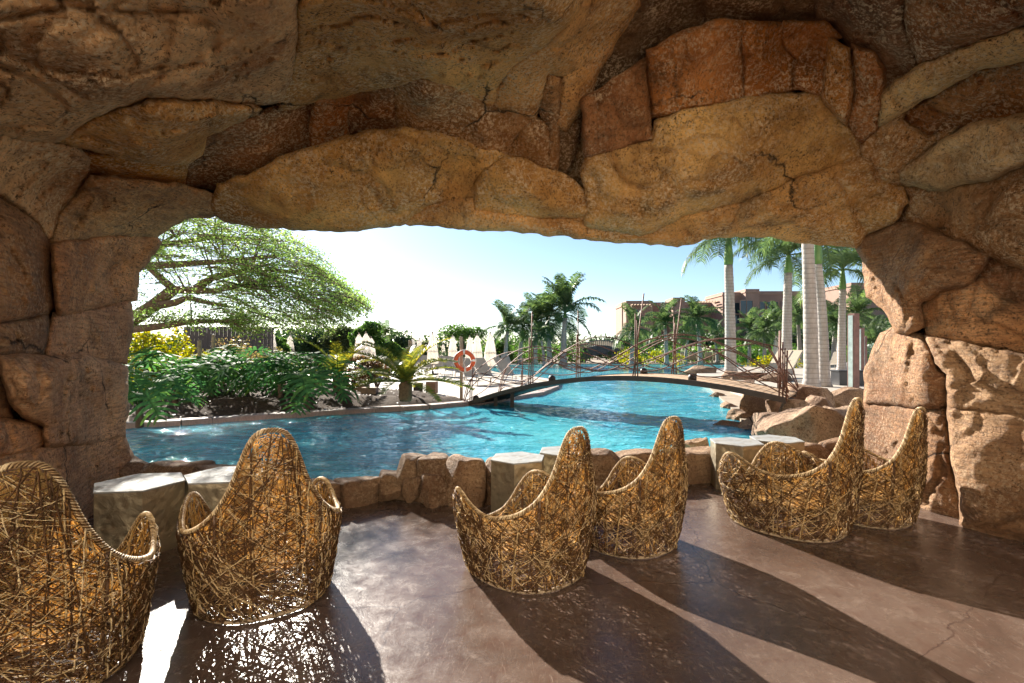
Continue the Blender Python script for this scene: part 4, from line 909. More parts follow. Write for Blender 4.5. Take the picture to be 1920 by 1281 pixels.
# philodendrons with large lobed leaves
def philo_mesh(rs, blade, pet, e0, droop):
    mb = MB(); pts = []; p = Vector((0, 0, 0)); m = 7
    for i in range(m + 1): pts.append(p.copy()); e = e0 - droop * .55 * (i / m); p = p + Vector((math.cos(e), 0, math.sin(e))) * pet / m
    mb.tube(pts, [.016 * (1 - .5 * i / m) for i in range(m + 1)], 4); q = pts[-1]; rib = [q.copy()]; e = e0 - droop * .6
    for i in range(8): rib.append(rib[-1] + Vector((math.cos(e), 0, math.sin(e))) * blade / 8); e -= droop * .6 / 8
    mb.tube(rib, [.010 * (1 - i / 9) + .002 for i in range(9)], 3)
    for i in range(8):
        t = i / 7; a, b = rib[i], rib[i + 1]; T = (b - a).normalized(); ln = blade * .55 * (math.sin(math.pi * (.22 + .72 * t)) ** .8 + .08)
        back = .75 * (1 - 2.2 * t) if t < .35 else -.1 - .9 * (t - .35)
        for s in (-1, 1):
            up = Vector((0, 1, 0)).cross(T) * -1; d = (Vector((0, s, 0)) - T * back + up * .22).normalized(); wv = T * blade * .052
            c1 = a.lerp(b, .5) + d * ln * .5; c2 = a.lerp(b, .5) + d * ln + Vector((0, 0, -.22 * ln)); o1 = rs.uniform(.9, 1.1)
            mb.add([a + T * .0, b - T * .0, c1 + wv * o1, c1 - wv * o1, c2 + wv * .75, c2 - wv * .75, c2 + d * ln * .14 - Vector((0, 0, ln * .07))], [(0, 1, 2, 3), (3, 2, 4, 5), (5, 4, 6)])
    me = bpy.data.meshes.new('leaf'); me.from_pydata(mb.v, [], mb.f); me.materials.append(L_PHI); me.update(); return me
rs = random.Random(31)
PHI = [philo_mesh(rs, b, p_, R(e), R(d)) for b, p_, e, d in ((.62, .75, 75, 100), (.66, .85, 62, 115), (.60, .8, 48, 100), (.55, .65, 30, 80), (.58, .7, 68, 130), (.5, .5, 15, 60))]
for px, py, s, nl, lab in [(262, 782, 1.1, 12, 'lobed leaf philodendron against the left pillar by the kerb'), (330, 748, 1.2, 12, 'dark green philodendron second from the left pillar'), (262, 734, 1.2, 11, 'philodendron behind the leftmost one, beside the pillar'),
    (398, 742, 1.3, 13, 'large philodendron under the plank fence'), (466, 738, 1.5, 14, 'tallest philodendron, leaves reaching the bronze shrub'), (524, 744, 1.25, 13, 'philodendron left of the bank corner, in front of parasols'),
    (576, 752, 1.3, 14, 'rightmost philodendron, glossy, overhanging the kerb'), (420, 728, 1.45, 11, 'philodendron at the back of the bank below the white posts'), (345, 728, 1.3, 11, 'philodendron at the back, beneath the golden shrubs'), (542, 728, 1.45, 11, 'philodendron behind the rightmost ones, below the single parasol')]:
    g = G(px, py, BEDZ); t = empty('philodendron', (g.x, g.y, BEDZ - .08), rs.uniform(0, 6), lab, 'plant', 'philodendrons on the bank')
    MB().tube([(0, 0, -.1), (.03, .02, .15), (0, 0, .32 * s)], [.07, .06, .05], 7).build('stem', M_bark, t, True)
    for k in range(nl):
        inst(PHI[(k * 3 + rs.randint(0, 2)) % 5], t, (0, 0, .2 * s + .12 * s * k / nl), (rs.uniform(-.35, .35), rs.uniform(-.35, .25), k * 2.399 + rs.uniform(-.3, .3)), s * rs.uniform(.75, 1.1), 'leaf')
# cycads
def cycad(px, py, s, th, n, lab, seed):
    g = G(px, py, BEDZ); rs_ = random.Random(seed); t = empty('cycad', (g.x, g.y, BEDZ - .06), 0, lab, 'cycad')
    mb = MB(); mb.lathe([(.12 * s, 0), (.15 * s, th * .2), (.14 * s, th * .5), (.15 * s, th * .8), (.09 * s, th)], n=18, fn=lambda q, z, r: r * (1 + .09 * math.cos(9 * q + z * 30))); mb.build('trunk', simple('cycad_trunk', (.17, .10, .05), .9, 0, .5, 14, .8, 20), t, True)
    for k in range(n):
        inst(CYC[min(int(k / n * 5), 4)], t, (0, 0, th * .95), (rs_.uniform(-.1, .1), rs_.uniform(-.1, .1), k * 2.399 + seed), s * rs_.uniform(.85, 1.1), 'frond')
cycad(760, 748, 1.05, .5, 24, 'golden cycad with arching fronds before the wooden post', 3)
cycad(634, 737, .95, .55, 18, 'small olive cycad among the dark red shrubs', 5)

# ---------------------------------------------------------------- palms and greenery across the pool
fp = 'palms across the pool'; rs = random.Random(77)
for (px, yc, Y, s, nf, lab) in [(1056, 588, 47, 1.4, 20, 'tall feathery palm left of the hotel, the fullest crown over the far bank'), (1030, 602, 49, 1.25, 16, 'palm immediately left of the fullest far palm'), (1003, 606, 50, 1.15, 16, 'palm left of the two tall far palms'),
    (975, 612, 52, 1.1, 15, 'palm above the left part of the bridge rail'), (948, 614, 50, 1.05, 15, 'leftmost of the far palms, right of the parasols'), (1020, 630, 46, .65, 12, 'short palm below the tall far palms'), (1072, 640, 60, .6, 12, 'small palm beside the stone arch bridge'),
    (1184, 618, 46, .9, 17, 'dark palm before the left end of the hotel'), (1250, 608, 48, .95, 18, 'palm before the middle of the hotel'), (1313, 598, 47, .95, 18, 'palm with bare thin trunk between hotel wings'), (1285, 626, 50, .7, 14, 'short palm behind the tallest bridge posts'),
    (1345, 628, 52, .75, 14, 'palm left behind the nearest royal palm'), (1405, 618, 44, .75, 15, 'palm right of the left royal palm trunk'), (1434, 622, 40, .75, 15, 'bushy palm in front of the right hotel wing'), (1458, 604, 48, .9, 16, 'palm rising beside the second royal palm'),
    (1500, 600, 42, .9, 15, 'palm showing between the royal palm trunks'), (1562, 610, 38, .9, 14, 'palm left of the last royal palm'), (1612, 590, 40, 1.0, 16, 'palm beside the right pillar edge'), (725, 628, 46, .55, 12, 'little palm crown above the parasol trio'), (1640, 640, 34, .7, 12, 'low palm hugging the right pillar')]:
    x = (px - 960) / F * Y; zc = CH + (HZ - yc) / F * Y
    palm((x, Y, GZ), zc - GZ - .4, .4, (.22 * s), .14 * s, 2.95 * s, nf + 2, rs, lab, fp, FEATH, (rs.uniform(-.3, .3), 0), name='palm_tree', seg=8)
def thicket(name, label, segs, n, leaf, mat, seed):
    nr_ = np.random.RandomState(seed); bl = []
    for (px0, px1, Y, yt) in segs:
        k = max(3, int((px1 - px0) / 9))
        for j in range(k):
            px = px0 + (px1 - px0) * (j + nr_.rand()) / k; h = max(CH + (HZ - yt) / F * Y - GZ, .4) * nr_.uniform(.55, 1.0); r = nr_.uniform(.35, .6) * h
            bl.append(((px - 960) / F * Y, Y + nr_.normal(0, 1.2), GZ + h - r * .8, r * 1.2, r, r * .9)); bl.append(((px - 960) / F * Y + nr_.normal(0, .5), Y + nr_.normal(0, 1), GZ + h * .35, h * .5, h * .4, h * .4))
    vs, fs = leafcloud(bl, n, leaf, nr_, .1); o = mk(name, vs, fs, mat); tag(o, label, kind='stuff'); return o
thicket('far_hedge', 'hedge and undergrowth along the far bank', [(930, 1090, 56, 643), (1150, 1420, 57, 645), (900, 1000, 60, 632), (1380, 1640, 50, 640)], 22000, .26, L_GREEN, 1)
thicket('far_woodland', 'distant band of trees closing the horizon', [(240, 560, 52, 615), (500, 760, 60, 608), (740, 900, 62, 628), (880, 1180, 90, 628), (1140, 1500, 84, 620), (1440, 1720, 66, 600)], 42000, .5, L_DARK, 2)
thicket('deck_hedge', 'low dark hedge behind the left deck', [(480, 700, 43, 648), (690, 860, 42, 655)], 7000, .18, L_DARK, 3)
thicket('far_golden_bushes', 'yellow green bushes by the far bridge', [(1165, 1200, 50, 650), (1225, 1255, 50, 655), (1430, 1480, 36, 660)], 2600, .2, L_YEL, 4)
# green slope behind the plaza
hv = []; nx, ny = 40, 14
for j in range(ny + 1):
    for i in range(nx + 1):
        x = 34 + i * 3.0; y = 58 + j * 5; h = GZ + 9 * (1 - math.exp(-max(0, (x - 36)) / 22)) * min(1, j / 5) + noise.noise(Vector((x * .1, y * .1, 0))) * 1.2 * min(1, j / 3); hv.append((x, y, h))
hill = mk('hill', hv, [(j * (nx + 1) + i, j * (nx + 1) + i + 1, (j + 1) * (nx + 1) + i + 1, (j + 1) * (nx + 1) + i) for j in range(ny) for i in range(nx)], simple('hill_scrub', (.10, .12, .05), .9, 0, .5, .6), None, True); tag(hill, 'scrubby green slope behind the plaza', kind='structure')
nr_ = np.random.RandomState(9); bl = []
for _ in range(150):
    v = hv[nr_.randint(len(hv))]; s = nr_.uniform(.6, 1.5); bl.append((v[0] + nr_.normal(0, 1), v[1] + nr_.normal(0, 1), v[2] + s * .4, s, s, s * .8))
vs, fs = leafcloud(bl, 9000, .3, nr_); o = mk('hill_scrub', vs, fs, L_OLIVE); tag(o, 'scrub covering the slope', kind='stuff')
# ---------------------------------------------------------------- footbridge
A = G(906, 752, .10); Bq = P(1484, 741, 10.3); bu = Vector((Bq.x - A.x, Bq.y - A.y, 0)); BL = bu.length; bu.normalize(); bv = Vector((-bu.y, bu.x, 0))
def bz(t): return A.z + (Bq.z - A.z) * t + .57 * (1 - (2 * t - 1) ** 2)
def bpnt(t, lat, h): return Vector((A.x, A.y, 0)) + bu * (BL * t) + bv * lat + Vector((0, 0, bz(t) + h)) - Vector((A.x, A.y, GZ))
brg = empty('footbridge', (A.x, A.y, GZ), 0, 'arched timber footbridge with rusty wavy rod railings over the pool', 'bridge')
M_rust = simple('rusty_steel', (.16, .075, .05), .65, .3, .4, 12, .2, 40); M_dkst = simple('dark_steel', (.035, .028, .024), .55, .4, .3, 8)
M_plank = simple('deck_timber', (.46, .30, .175), .75, 0, .3, 7, .3, 30)
BW = 1.5; NPK = 56
for k in range(NPK):
    t0, t1 = (k + .06) / NPK, (k + .94) / NPK; c = [bpnt(t, s * BW / 2, h) for h in (0, -.035) for t, s in ((t0, -1), (t1, -1), (t1, 1), (t0, 1))]
    mk('plank', c, [(0, 1, 2, 3), (7, 6, 5, 4), (0, 4, 5, 1), (1, 5, 6, 2), (2, 6, 7, 3), (3, 7, 4, 0)], M_plank, brg)
for s in (-1, 1):
    vs = []; nb = 40
    for i in range(nb + 1):
        t = i / nb
        for lat, h in ((s * (BW / 2 + .01), .012), (s * (BW / 2 + .07), .012), (s * (BW / 2 + .07), -.10), (s * (BW / 2 + .01), -.10)): vs.append(bpnt(t, lat, h))
    mk('edge_beam', vs, [(i * 4 + k, i * 4 + (k + 1) % 4, i * 4 + 4 + (k + 1) % 4, i * 4 + 4 + k) for i in range(nb) for k in range(4)] + [(0, 1, 2, 3), (nb * 4 + 3, nb * 4 + 2, nb * 4 + 1, nb * 4)], simple('bridge_beam', (.06, .038, .026), .6), brg)
vs = []
for i in range(25):
    for lat in (-.5, .5): vs.append(bpnt(i / 24, lat, -.10))
mk('underside', vs, [(2 * i, 2 * i + 1, 2 * i + 3, 2 * i + 2) for i in range(24)], M_dkst, brg)
for t in (.10, .17): MB().box(tuple(bpnt(t, -.45, -.3)), (.10, .12, .5)).build('support', M_dkst, brg)
rs = random.Random(2)
for s, ts in ((-1, (.02, .265, .615, .985)), (1, (.10, .33, .66, .955))):
    for q, t in enumerate(ts):
        for j, h in enumerate(((.62, .95), (1.2, 1.85, .9), (1.85, 1.4, 1.25), (1.25, 1.05, .9))[q]):
            b0 = bpnt(min(max(t + j * .008, 0), 1), s * (BW / 2 + .04), -.08); dx = (rs.uniform(-.03, .03) if j else .02) + (.12 if (q == 2 and j == 0) else 0)
            MB().tube([b0, b0 + Vector((dx * h, rs.uniform(-.03, .03), h + .08))], .0155, 7).build('post', M_rust, brg, True)
    for j in range(5):
        f = (1.35, 1.7, 2.1, 1.55, 2.4)[j]; ph = (0.2, 2.4, 4.2, 5.4, 1.2)[j] + (s + 1) * .9; am = (.42, .40, .38, .36, .30)[j]; mid = (.56, .52, .50, .60, .42)[j]; pts = []
        for i in range(71):
            t = -.005 + 1.01 * i / 70; h = mid + am * math.sin(2 * math.pi * f * t + ph); e = min(1, min(t + .006, 1.006 - t) / .045); pts.append(bpnt(min(max(t, -.02), 1.02), s * (BW / 2 + .04 + (.03 if j % 2 else -.03)), max(.02, h * math.sqrt(max(e, 0)))))
        MB().tube(pts, .0125, 5, True).build('rail_rod', M_rust, brg, True)
for t, s in ((.34, -1), (.58, 1), (.775, -1), (.03, -1)):
    q = bpnt(t, s * (BW / 2 - .12), .06); MB().lathe([(.09, -.06), (.09, .02), (.06, .07), (.0, .09)], tuple(q), 10).build('deck_lamp', M_dkst, brg, True)
# stone arch bridge across the pool
Ys = 58; xL, xR = (1085 - 960) / F * Ys, (1168 - 960) / F * Ys; sb = empty('stone_arch_bridge', ((xL + xR) / 2, Ys, WZ), 0, 'dark stone arch bridge with baluster rail across the far pool', 'bridge')
vs = []; n = 20; hw = (xR - xL) / 2
for i in range(n + 1):
    u = -1 + 2 * i / n; top = 1.25 + .75 * (1 - u * u); bot = (.95 * math.sqrt(max(0, 1 - (u / .72) ** 2)) if abs(u) < .72 else -.2)
    for y in (-.9, .9): vs += [(u * hw, y, top), (u * hw, y, bot)]
fs = []
for i in range(n):
    a, b = i * 4, i * 4 + 4; fs += [(a, b, b + 1, a + 1), (a + 2, a + 3, b + 3, b + 2), (a, a + 2, b + 2, b), (a + 1, b + 1, b + 3, a + 3)]
mk('arch', vs, fs + [(0, 1, 3, 2), (n * 4, n * 4 + 2, n * 4 + 3, n * 4 + 1)], simple('dark_stone', (.11, .105, .11), .85, 0, .35, 3, .5, 8), sb)
M_bal = simple('baluster_stone', (.34, .27, .20), .8)
for s in (-.85, .85):
    for i in range(22):
        u = -.95 + 1.9 * i / 21; MB().box((u * hw, s, 1.25 + .75 * (1 - u * u) + .25), (.11, .1, .5)).build('baluster', M_bal, sb)
    MB().tube([(u * hw, s, 1.25 + .75 * (1 - u * u) + .55) for u in np.linspace(-.98, .98, 15)], .07, 5).build('handrail', M_bal, sb)

# ---------------------------------------------------------------- hotel
hot = empty('hotel', (32, 100, GZ), 0, 'terracotta hotel with stepped flat roofs beyond the palms', 'building'); ho = Vector((32, 100, GZ))
M_terra = simple('terracotta_render', (.34, .205, .15), .85, 0, .12, .4, .1, 20); M_terra2 = simple('terracotta_trim', (.42, .26, .19), .85, 0, .1, .5); M_glass = simple('dark_glass', (.03, .045, .055), .12, 0, .3, .5)
M_wood = simple('pergola_wood', (.36, .24, .14), .8)
def wing(x0, x1, yt, Y, dep, cornice=.35):
    a, b = (x0 - 960) / F * Y, (x1 - 960) / F * Y; h = CH + (HZ - yt) / F * Y - GZ; cx = (a + b) / 2 - ho.x; cyy = Y - ho.y + dep / 2
    wl_ = MB().box((cx, cyy, h / 2), (b - a, dep, h)).build('wall', M_terra, hot); MB().box((cx, cyy, h - cornice * 1.6), (b - a + .3, dep + .3, .22)).build('cornice', M_terra2, hot); return a - ho.x, b - ho.x, Y - ho.y, h
def win(px, py, w_, h_, Y):
    p = P(px, py, Y) - ho; f = MB()
    for dx, dz, sx, sz in ((0, h_ / 2, w_ + .2, .12), (0, -h_ / 2, w_ + .3, .14), (-w_ / 2, 0, .12, h_), (w_ / 2, 0, .12, h_), (0, 0, .07, h_)): f.box((p.x + dx, p.y - .07, p.z + dz), (sx, .16, sz))
    o = f.build('window', M_terra2, hot); MB().box((p.x, p.y - .02, p.z), (w_, .06, h_)).build('pane', M_glass, o)
wing(1166, 1174, 569, 101, 6); wing(1174, 1224, 564, 98, 8); wing(1222, 1262, 567, 103, 8); wing(1262, 1284, 558, 96, 5); wing(1284, 1362, 566, 106, 8); wing(1355, 1404, 548, 100, 9); wing(1398, 1424, 542, 98, 9); wing(1418, 1500, 546, 101, 9); wing(1500, 1600, 552, 104, 9); wing(1596, 1700, 530, 92, 10)
for px, py, w_, h_, Y in [(1200, 604, 1.5, 1.6, 98), (1197, 588, 1.4, 1.7, 98), (1354, 582, 2.2, 1.7, 106), (1354, 599, 2.2, 1.5, 106), (1331, 582, 2, 1.6, 106), (1300, 582, 2, 1.6, 106), (1376, 578, 2.2, 2.2, 100), (1399.5, 576, 2.4, 2.6, 98), (1424, 576, 2.2, 2.2, 101), (1448, 576, 2.2, 2.2, 101), (1376, 600, 2.2, 2, 100), (1424, 600, 2.2, 2, 101), (1475, 576, 2.2, 2.2, 101), (1530, 580, 2.2, 2.2, 104), (1565, 580, 2.2, 2.2, 104), (1620, 560, 2.2, 2.2, 92)]: win(px, py, w_, h_, Y - .03)
p = P(1200, 572, 96.5) - ho
for k in range(7): MB().box((p.x - 1.6 + k * .55, p.y, p.z), (.14, 2.6, .16)).build('pergola_beam', M_wood, hot)
for dx in (-1.8, 1.9): MB().box((p.x + dx, p.y - 1.1, p.z - 2.4), (.22, .22, 4.6)).build('pergola_post', M_wood, hot)
p = P(1335, 566, 103) - ho
for k in range(11): MB().box((p.x - 2.6 + k * .55, p.y, p.z), (.14, 2.6, .16)).build('pergola_beam', M_wood, hot)

# ---------------------------------------------------------------- plank fence behind the bank
fa, fb = P(345, 640, 30), P(512, 640, 31); fen = empty('plank_fence', (fa.x, fa.y, GZ), 0, 'dark weathered vertical plank fence under the acacia', 'fence')
nfp = 44; pm = MB().box((0, 0, 1.42), (1, .04, 2.84)).build('plank', simple('grey_planks', (.10, .085, .08), .9, 0, .35, 5)); pme = pm.data; bpy.data.objects.remove(pm); L_ = (fb - fa).length / nfp; ang = math.atan2(fb.y - fa.y, fb.x - fa.x)
for k in range(nfp): q = fa.lerp(fb, (k + .5) / nfp) - fa; inst(pme, fen, (q.x, q.y + (k % 2) * .03, random.uniform(-.05, .03)), (0, 0, ang), (L_ * .995, 1, 1), 'plank')
for z in (.6, 2.2): MB().box(tuple((fb - fa) * .5 + Vector((0, .06, z - (fb - fa).z * .5))), ((fb - fa).length, .06, .1), ang).build('rail', M_bark, fen)

# ---------------------------------------------------------------- folded parasols
M_canvas = leafmat('cream_canvas', [(0, (.74, .71, .66)), (1, (.82, .79, .74))], .5, .9, .8, .1); M_pole = simple('parasol_pole', (.34, .25, .17), .6)
def parasol_mesh():
    ca = MB(); prof = [(.05, 2.42), (.10, 2.30), (.17, 2.16), (.19, 2.10), (.15, 2.06), (.17, 1.95), (.21, 1.7), (.245, 1.4), (.27, 1.1), (.285, .85), (.27, .70), (.24, .66)]
    ca.lathe(prof, n=32, fn=lambda q, z, r: r * (1 + .16 * math.cos(8 * q + z) + .07 * math.cos(3 * q + 2 * z))); c = ca.build('canopy', M_canvas, None, True)
    p_ = MB().tube([(0, 0, 0), (0, 0, 2.5)], .028, 8).build('pole', M_pole); b = MB().lathe([(.30, 0), (.30, .05), (.08, .07), (.06, .25)], n=16).build('base', M_dkst, None, True)
    f = MB().lathe([(.03, 2.42), (.045, 2.47), (.02, 2.54), (.0, 2.56)], n=8).build('finial', M_pole, None, True); t = MB().lathe([(.262, 1.33), (.272, 1.35), (.272, 1.39), (.258, 1.41)], n=32, fn=lambda q, z, r: r * (1 + .12 * math.cos(8 * q + z))).build('strap', M_canvas, None, True)
    me = [(x.name.split('.')[0], x.data) for x in (c, p_, b, f, t)]
    for x in (c, p_, b, f, t): bpy.data.objects.remove(x)
    return me
PM = parasol_mesh(); rs = random.Random(6)
def parasol(px, yt, yb, lab, z0=GZ, grp='folded cream parasols'):
    hp = yb - yt; Y = 1.86 * F / hp; top = CH + (HZ - yt) / F * Y; s = (top - z0) / 2.5
    t = empty('parasol', ((px - 960) / F * Y, Y, z0), rs.uniform(0, 6), lab, 'parasol', grp); t.scale = (max(s, .85) * 1.1,) * 2 + (s,)
    for n_, m_ in PM: inst(m_, t, name=n_)
for a in [(498, 618, 664, 'folded parasol at the far left, left of a touching pair'), (510, 621, 666, 'folded parasol at the far left, right of the touching pair'), (544, 628, 668, 'single folded parasol between the left pair and the trio'),
 (673, 625, 684, 'folded parasol, left of the trio above the red shrubs'), (686, 623, 683, 'folded parasol, middle and tallest of the trio above the red shrubs'), (696, 632, 685, 'folded parasol, right of the trio above the red shrubs'), (738, 643, 676, 'small folded parasol left of the wooden post, above the golden cycad'),
 (774, 634, 676, 'folded parasol touching the wooden post on its right'), (786, 634, 677, 'folded parasol second right of the wooden post'), (796, 644, 676, 'short folded parasol left of the tall front one'), (801.5, 649, 677, 'shortest folded parasol squeezed left of the tall front one'), (811, 623, 683, 'tall front folded parasol between wooden post and lifebuoy'),
 (831, 645, 677, 'small distant folded parasol right of the tall front one'), (849, 629, 679, 'folded parasol just left of the lifebuoy'), (881, 630, 682, 'folded parasol seen through the lifebuoy ring'), (895, 627, 686, 'folded parasol just right of the lifebuoy'), (907, 650, 680, 'small distant folded parasol between two right of the lifebuoy'),
 (919, 623, 690, 'largest folded parasol at the left end of the bridge'), (930, 649, 674, 'small folded parasol right behind the largest one'), (939, 650, 672, 'rightmost small folded parasol on the left deck')]: parasol(*a)
for a in [(1456, 630, 674, 'folded parasol on the plaza behind the bridge rail'), (1569, 640, 680, 'folded parasol half hidden by the last royal palm')]: parasol(*a, z0=PZ, grp='folded parasols on the plaza')
for k, (px, lab) in enumerate([(1241, 'leftmost folded parasol on the far bank'), (1280, 'second folded parasol on the far bank, right of the tall bridge posts'), (1291, 'third folded parasol on the far bank'), (1300, 'fourth folded parasol on the far bank'), (1319, 'fifth folded parasol on the far bank, right of a thin palm trunk'), (1325.5, 'sixth folded parasol on the far bank'), (1332, 'seventh folded parasol on the far bank'), (1353, 'folded parasol on the far bank touching the royal palm trunk'), (1395, 'rightmost folded parasol on the far bank')]):
    parasol(px, 647 + (k % 3), 674, lab, grp='folded parasols on the far bank')

# ---------------------------------------------------------------- sun loungers
M_sling = simple('lounger_sling', (.46, .38, .28), .75, 0, .1, 6); M_alu = simple('lounger_frame', (.50, .45, .38), .45, .3)
def lounger_meshes():
    out = []
    def q(n, mb, m, sm=False): o = mb.build(n, m, None, sm); out.append((n, o.data)); bpy.data.objects.remove(o)
    mb = MB(); mb.box((0, -.28, .34), (.58, 1.25, .025)); q('seat', mb, M_sling)
    mb = MB(); a = R(48); v = []
    for y, z in ((0, 0), (.75, .75 * math.tan(a) * .9)):
        for x in (-.29, .29):
            for d in (0, .03): v.append((x, .36 + y + d * .6, .35 + z - d))
    mb.add(v, [(0, 2, 6, 4), (1, 5, 7, 3), (0, 1, 3, 2), (4, 6, 7, 5), (0, 4, 5, 1), (2, 3, 7, 6)]); q('backrest', mb, M_sling)
    mb = MB()
    for x in (-.31, .31): mb.tube([(x, -.92, .33), (x, .36, .34), (x, 1.12, 1.06)], .018, 6)
    mb.tube([(-.31, 1.12, 1.06), (.31, 1.12, 1.06)], .018, 6); mb.tube([(-.31, -.92, .33), (.31, -.92, .33)], .018, 6); q('frame', mb, M_alu)
    for x in (-.31, .31):
        for y in (-.7, .45): mb = MB(); mb.tube([(x, y, .34), (x, y + .1, 0)], .016, 6); q('leg', mb, M_alu)
        mb = MB(); mb.tube([(x, .2, .2), (x, .95, .72)], .012, 5); q('brace', mb, M_alu)
    return out
LM = lounger_meshes()
def lounger(px, py, rz, lab, z0=GZ, s=1.0, grp='sun loungers on the left deck'):
    g = G(px, py, z0); t = empty('sun_lounger', (g.x, g.y, z0 + .012), R(rz), lab, 'sun lounger', grp); t.scale = (s,) * 3
    for n_, m_ in LM: inst(m_, t, name=n_)
for k, a in enumerate([(893, 722, 35, 'nearest sun lounger with raised back, right of the lifebuoy post'), (918, 720, 30, 'sun lounger with raised back behind the left bridge posts'), (962, 718, 35, 'sun lounger seen through the left bridge rail'), (872, 712, 30, 'sun lounger behind the lifebuoy'),
  (850, 706, 28, 'sun lounger left of the lifebuoy post in the second row'), (830, 702, 25, 'sun lounger below the small distant parasol'), (806, 700, 25, 'sun lounger at the foot of the tall front parasol'), (785, 697, 25, 'sun lounger right of the wooden post'), (905, 700, 25, 'sun lounger below the parasol right of the lifebuoy'), (936, 694, 20, 'sun lounger at the water edge below the small right parasols'), (955, 692, 20, 'sun lounger last at the water edge'), (742, 694, 20, 'sun lounger below the small parasol left of the post')]): lounger(*a)
lounger(1462, 708, -60, 'sun lounger on the plaza behind the bridge rail', PZ, 1.1, 'sun loungers on the plaza'); lounger(1440, 711, -60, 'sun lounger in front of the other one by the second royal palm', PZ, 1.1, 'sun loungers on the plaza'); lounger(1562, 694, -50, 'sun lounger between the royal palms at right', PZ, 1, 'sun loungers on the plaza')
for k, (px, lab) in enumerate([(1268, 'leftmost grey lounger on the far bank'), (1283, 'second grey lounger on the far bank'), (1298, 'third grey lounger on the far bank'), (1312, 'fourth grey lounger on the far bank'), (1328, 'fifth grey lounger on the far bank'), (1343, 'rightmost grey lounger on the far bank')]): lounger(px, 681.5, 160, lab, GZ, 1.1, 'sun loungers on the far bank')

# ---------------------------------------------------------------- lifebuoy, posts and small things
g = G(865, 746, .22); M_post = simple('weathered_wood', (.30, .235, .17), .85, 0, .3, 9, .3, 30)
def post(px, pyb, pyt, r, lab, z=.22, name='wooden_post'):
    g = G(px, pyb, z); h = CH + (HZ - pyt) / F * g.y - z; o = MB().lathe([(r * 1.05, -.1), (r, .1), (r, h * .5), (r * .97, h - .02), (r * .8, h)], n=10).build(name, M_post, None, True, (g.x, g.y, z)); tag(o, lab, 'post'); return g, h
pg, ph_ = post(865, 746, 631, .045, 'slim wooden post carrying the lifebuoy', .22)
post(769.5, 745, 638, .055, 'wooden post standing behind the golden cycad'); post(374, 735, 639, .06, 'short pale post left among the golden shrubs'); post(400, 730, 628, .06, 'pale post in front of the plank fence')
lc = P(871, 677, pg.y - .10); buoy = empty('lifebuoy', lc, 0, 'orange lifebuoy ring with white bands hanging on a post', 'lifebuoy'); buoy.rotation_euler = (0, 0, R(6))
Rb, rb = 16.3 / F * pg.y, 4.0 / F * pg.y
M_or = simple('buoy_orange', (.62, .10, .025), .45, 0, .12, 6); M_wh = simple('buoy_white', (.75, .72, .68), .5)
def torus(R0, r0, a0, a1, n, m, sq=1.0):
    v = []; f = []
    for i in range(n + 1):
        a = a0 + (a1 - a0) * i / n
        for k in range(m): q = 2 * math.pi * k / m; v.append(((R0 + r0 * math.cos(q)) * math.cos(a), r0 * sq * math.sin(q), (R0 + r0 * math.cos(q)) * math.sin(a)))
    for i in range(n):
        for k in range(m): f.append((i * m + k, i * m + (k + 1) % m, (i + 1) * m + (k + 1) % m, (i + 1) * m + k))
    return v, f
mk('ring', *torus(Rb, rb, 0, 2 * math.pi, 40, 12, .8), M_or, buoy, True)
for k in range(4): a = k * math.pi / 2 + .06; mk('band', *torus(Rb, rb * 1.06, a - .11, a + .11, 5, 12, .8), M_wh, buoy, True)
mb = MB(); mb.tube([(Rb * 1.32 * math.cos(a) * (1 - .08 * abs(math.sin(2 * a))), -rb * .3, Rb * 1.32 * math.sin(a) * (1 - .08 * abs(math.sin(2 * a)))) for a in np.linspace(0, 2 * math.pi, 49)], .010, 5, False); mb.tube([(0, -.05, Rb * .8), (.05, -.06, .1), (-.03, -.05, -.05), (.04, -.05, -.2)], .012, 5); mb.build('rope', M_wh, buoy, True)
def blockthing(name, px, pyb, w_, d_, h_, mat, lab, cat, z=GZ, cap=None):
    g = G(px, pyb, z); t = empty(name, (g.x, g.y, z), random.uniform(-.2, .2), lab, cat); MB().box((0, 0, h_ / 2), (w_, d_, h_), 0, .015).build('body', mat, t)
    if cap: MB().box((0, 0, h_ + .02), (w_ * 1.08, d_ * 1.08, .05), 0, .01).build('lid', cap, t)
M_bl = simple('rough_block', (.30, .21, .15), .9, 0, .25, 7, .4, 20)
blockthing('stone_block', 678, 737, .42, .3, .28, M_bl, 'squat brown stone block left behind the mulch', 'block', .25); blockthing('stone_block', 693, 742, .44, .28, .24, M_bl, 'brown stone block in front of the other one on the mulch', 'block', .25)
blockthing('lantern_box', 784, 740, .30, .30, .34, M_dkst, 'dark box lantern behind the golden cycad', 'lantern', .12, M_bl); blockthing('parasol_plinth', 810, 738, .32, .32, .40, simple('corten_box', (.24, .13, .08), .8), 'brown square plinth right of the dark lantern', 'plinth', .12)
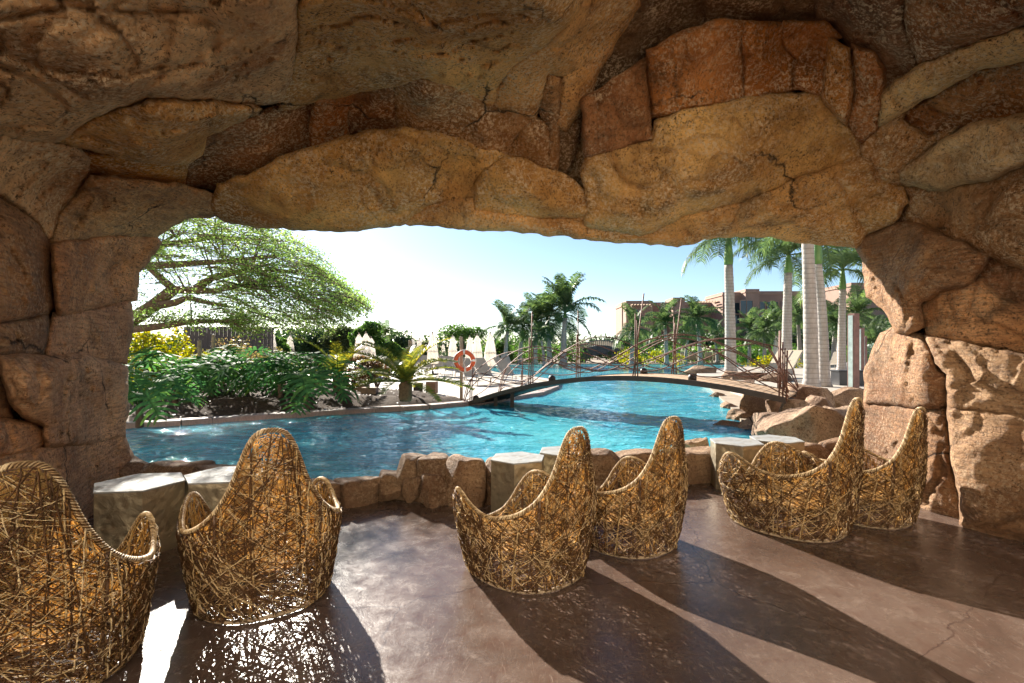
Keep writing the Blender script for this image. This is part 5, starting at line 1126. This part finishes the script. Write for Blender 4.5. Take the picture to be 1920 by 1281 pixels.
# steel columns and dark planter on the plaza
M_cor = simple('corten_steel', (.22, .12, .10), .75, .2, .3, 4, .3, 20); M_blk = simple('black_stone', (.03, .03, .033), .3)
def column(px, pyb, pyt, wpx, lab):
    g = G(px, pyb, PZ); h = CH + (HZ - pyt) / F * g.y - PZ; ww = wpx / F * g.y; t = empty('steel_column', (g.x, g.y, PZ), R(20), lab, 'column', 'steel columns on the plaza')
    MB().box((0, 0, h / 2), (ww * .8, ww * .8, h), 0, .008).build('shaft', M_cor, t); MB().box((-ww * .41, 0, h / 2 - .02), (.03, ww * .5, h * .96)).build('glass_strip', simple('frosted_glass', (.42, .52, .50), .25), t); MB().box((0, 0, .02), (ww, ww, .04)).build('foot_plate', M_cor, t)
column(1600, 729, 588, 17, 'tall rusty steel column right of the royal palms'); column(1615, 709, 615, 9, 'shorter steel column behind the tall one'); column(1622, 702, 630, 6, 'shortest steel column beside the right pillar')
blockthing('black_planter', 1590, 722, .9, .5, .48, M_blk, 'black stone block behind the tall steel column', 'planter', PZ, M_blk)
# pool ladder rails on the far bank
for k, (px, lab) in enumerate([(1184, 'left chrome pool ladder rail on the far bank'), (1191, 'right chrome pool ladder rail on the far bank')]):
    g = G(px, 684, GZ); o = MB().tube([(0, -.9, -.3), (0, -.85, .35), (0, -.6, .75), (0, -.2, .8), (0, .1, .5), (0, .15, 0)], .05, 7).build('ladder_rail', simple('chrome', (.7, .7, .7), .2, .9), None, True, (g.x, g.y, GZ)); tag(o, lab, 'rail', 'pool ladder rails')
# leaf litter on the mulch
nr_ = np.random.RandomState(55); bpn = bp; cc = []
while len(cc) < 5000:
    q = nr_.uniform(lo_, hi_)
    if inside(q[None], bpn)[0]: x = seg_dist(q[None], bpn)[0]; cc.append((q[0], q[1], GZ - .005 + .34 * (1 - math.exp(-x / .9)) + noise.fractal(Vector((q[0] * .6, q[1] * .6, 2)), 1, 2, 4) * .12 * min(1, x / .5)))
u = nr_.normal(size=(5000, 3)); u[:, 2] *= .3; u /= np.linalg.norm(u, axis=1, keepdims=True); v = np.cross(u, nr_.normal(size=(5000, 3)) * .3 + np.array([0, 0, 1])); v /= np.linalg.norm(v, axis=1, keepdims=True); s_ = nr_.uniform(.02, .05, (5000, 1))
o = mk('leaf_litter', *quads(np.array(cc), u * s_, v * s_), leafmat('litter', [(0, (.04, .026, .018)), (.6, (.09, .062, .042)), (1, (.16, .12, .08))], .2)); tag(o, 'dry leaf litter and wood chips on the bank', kind='stuff')
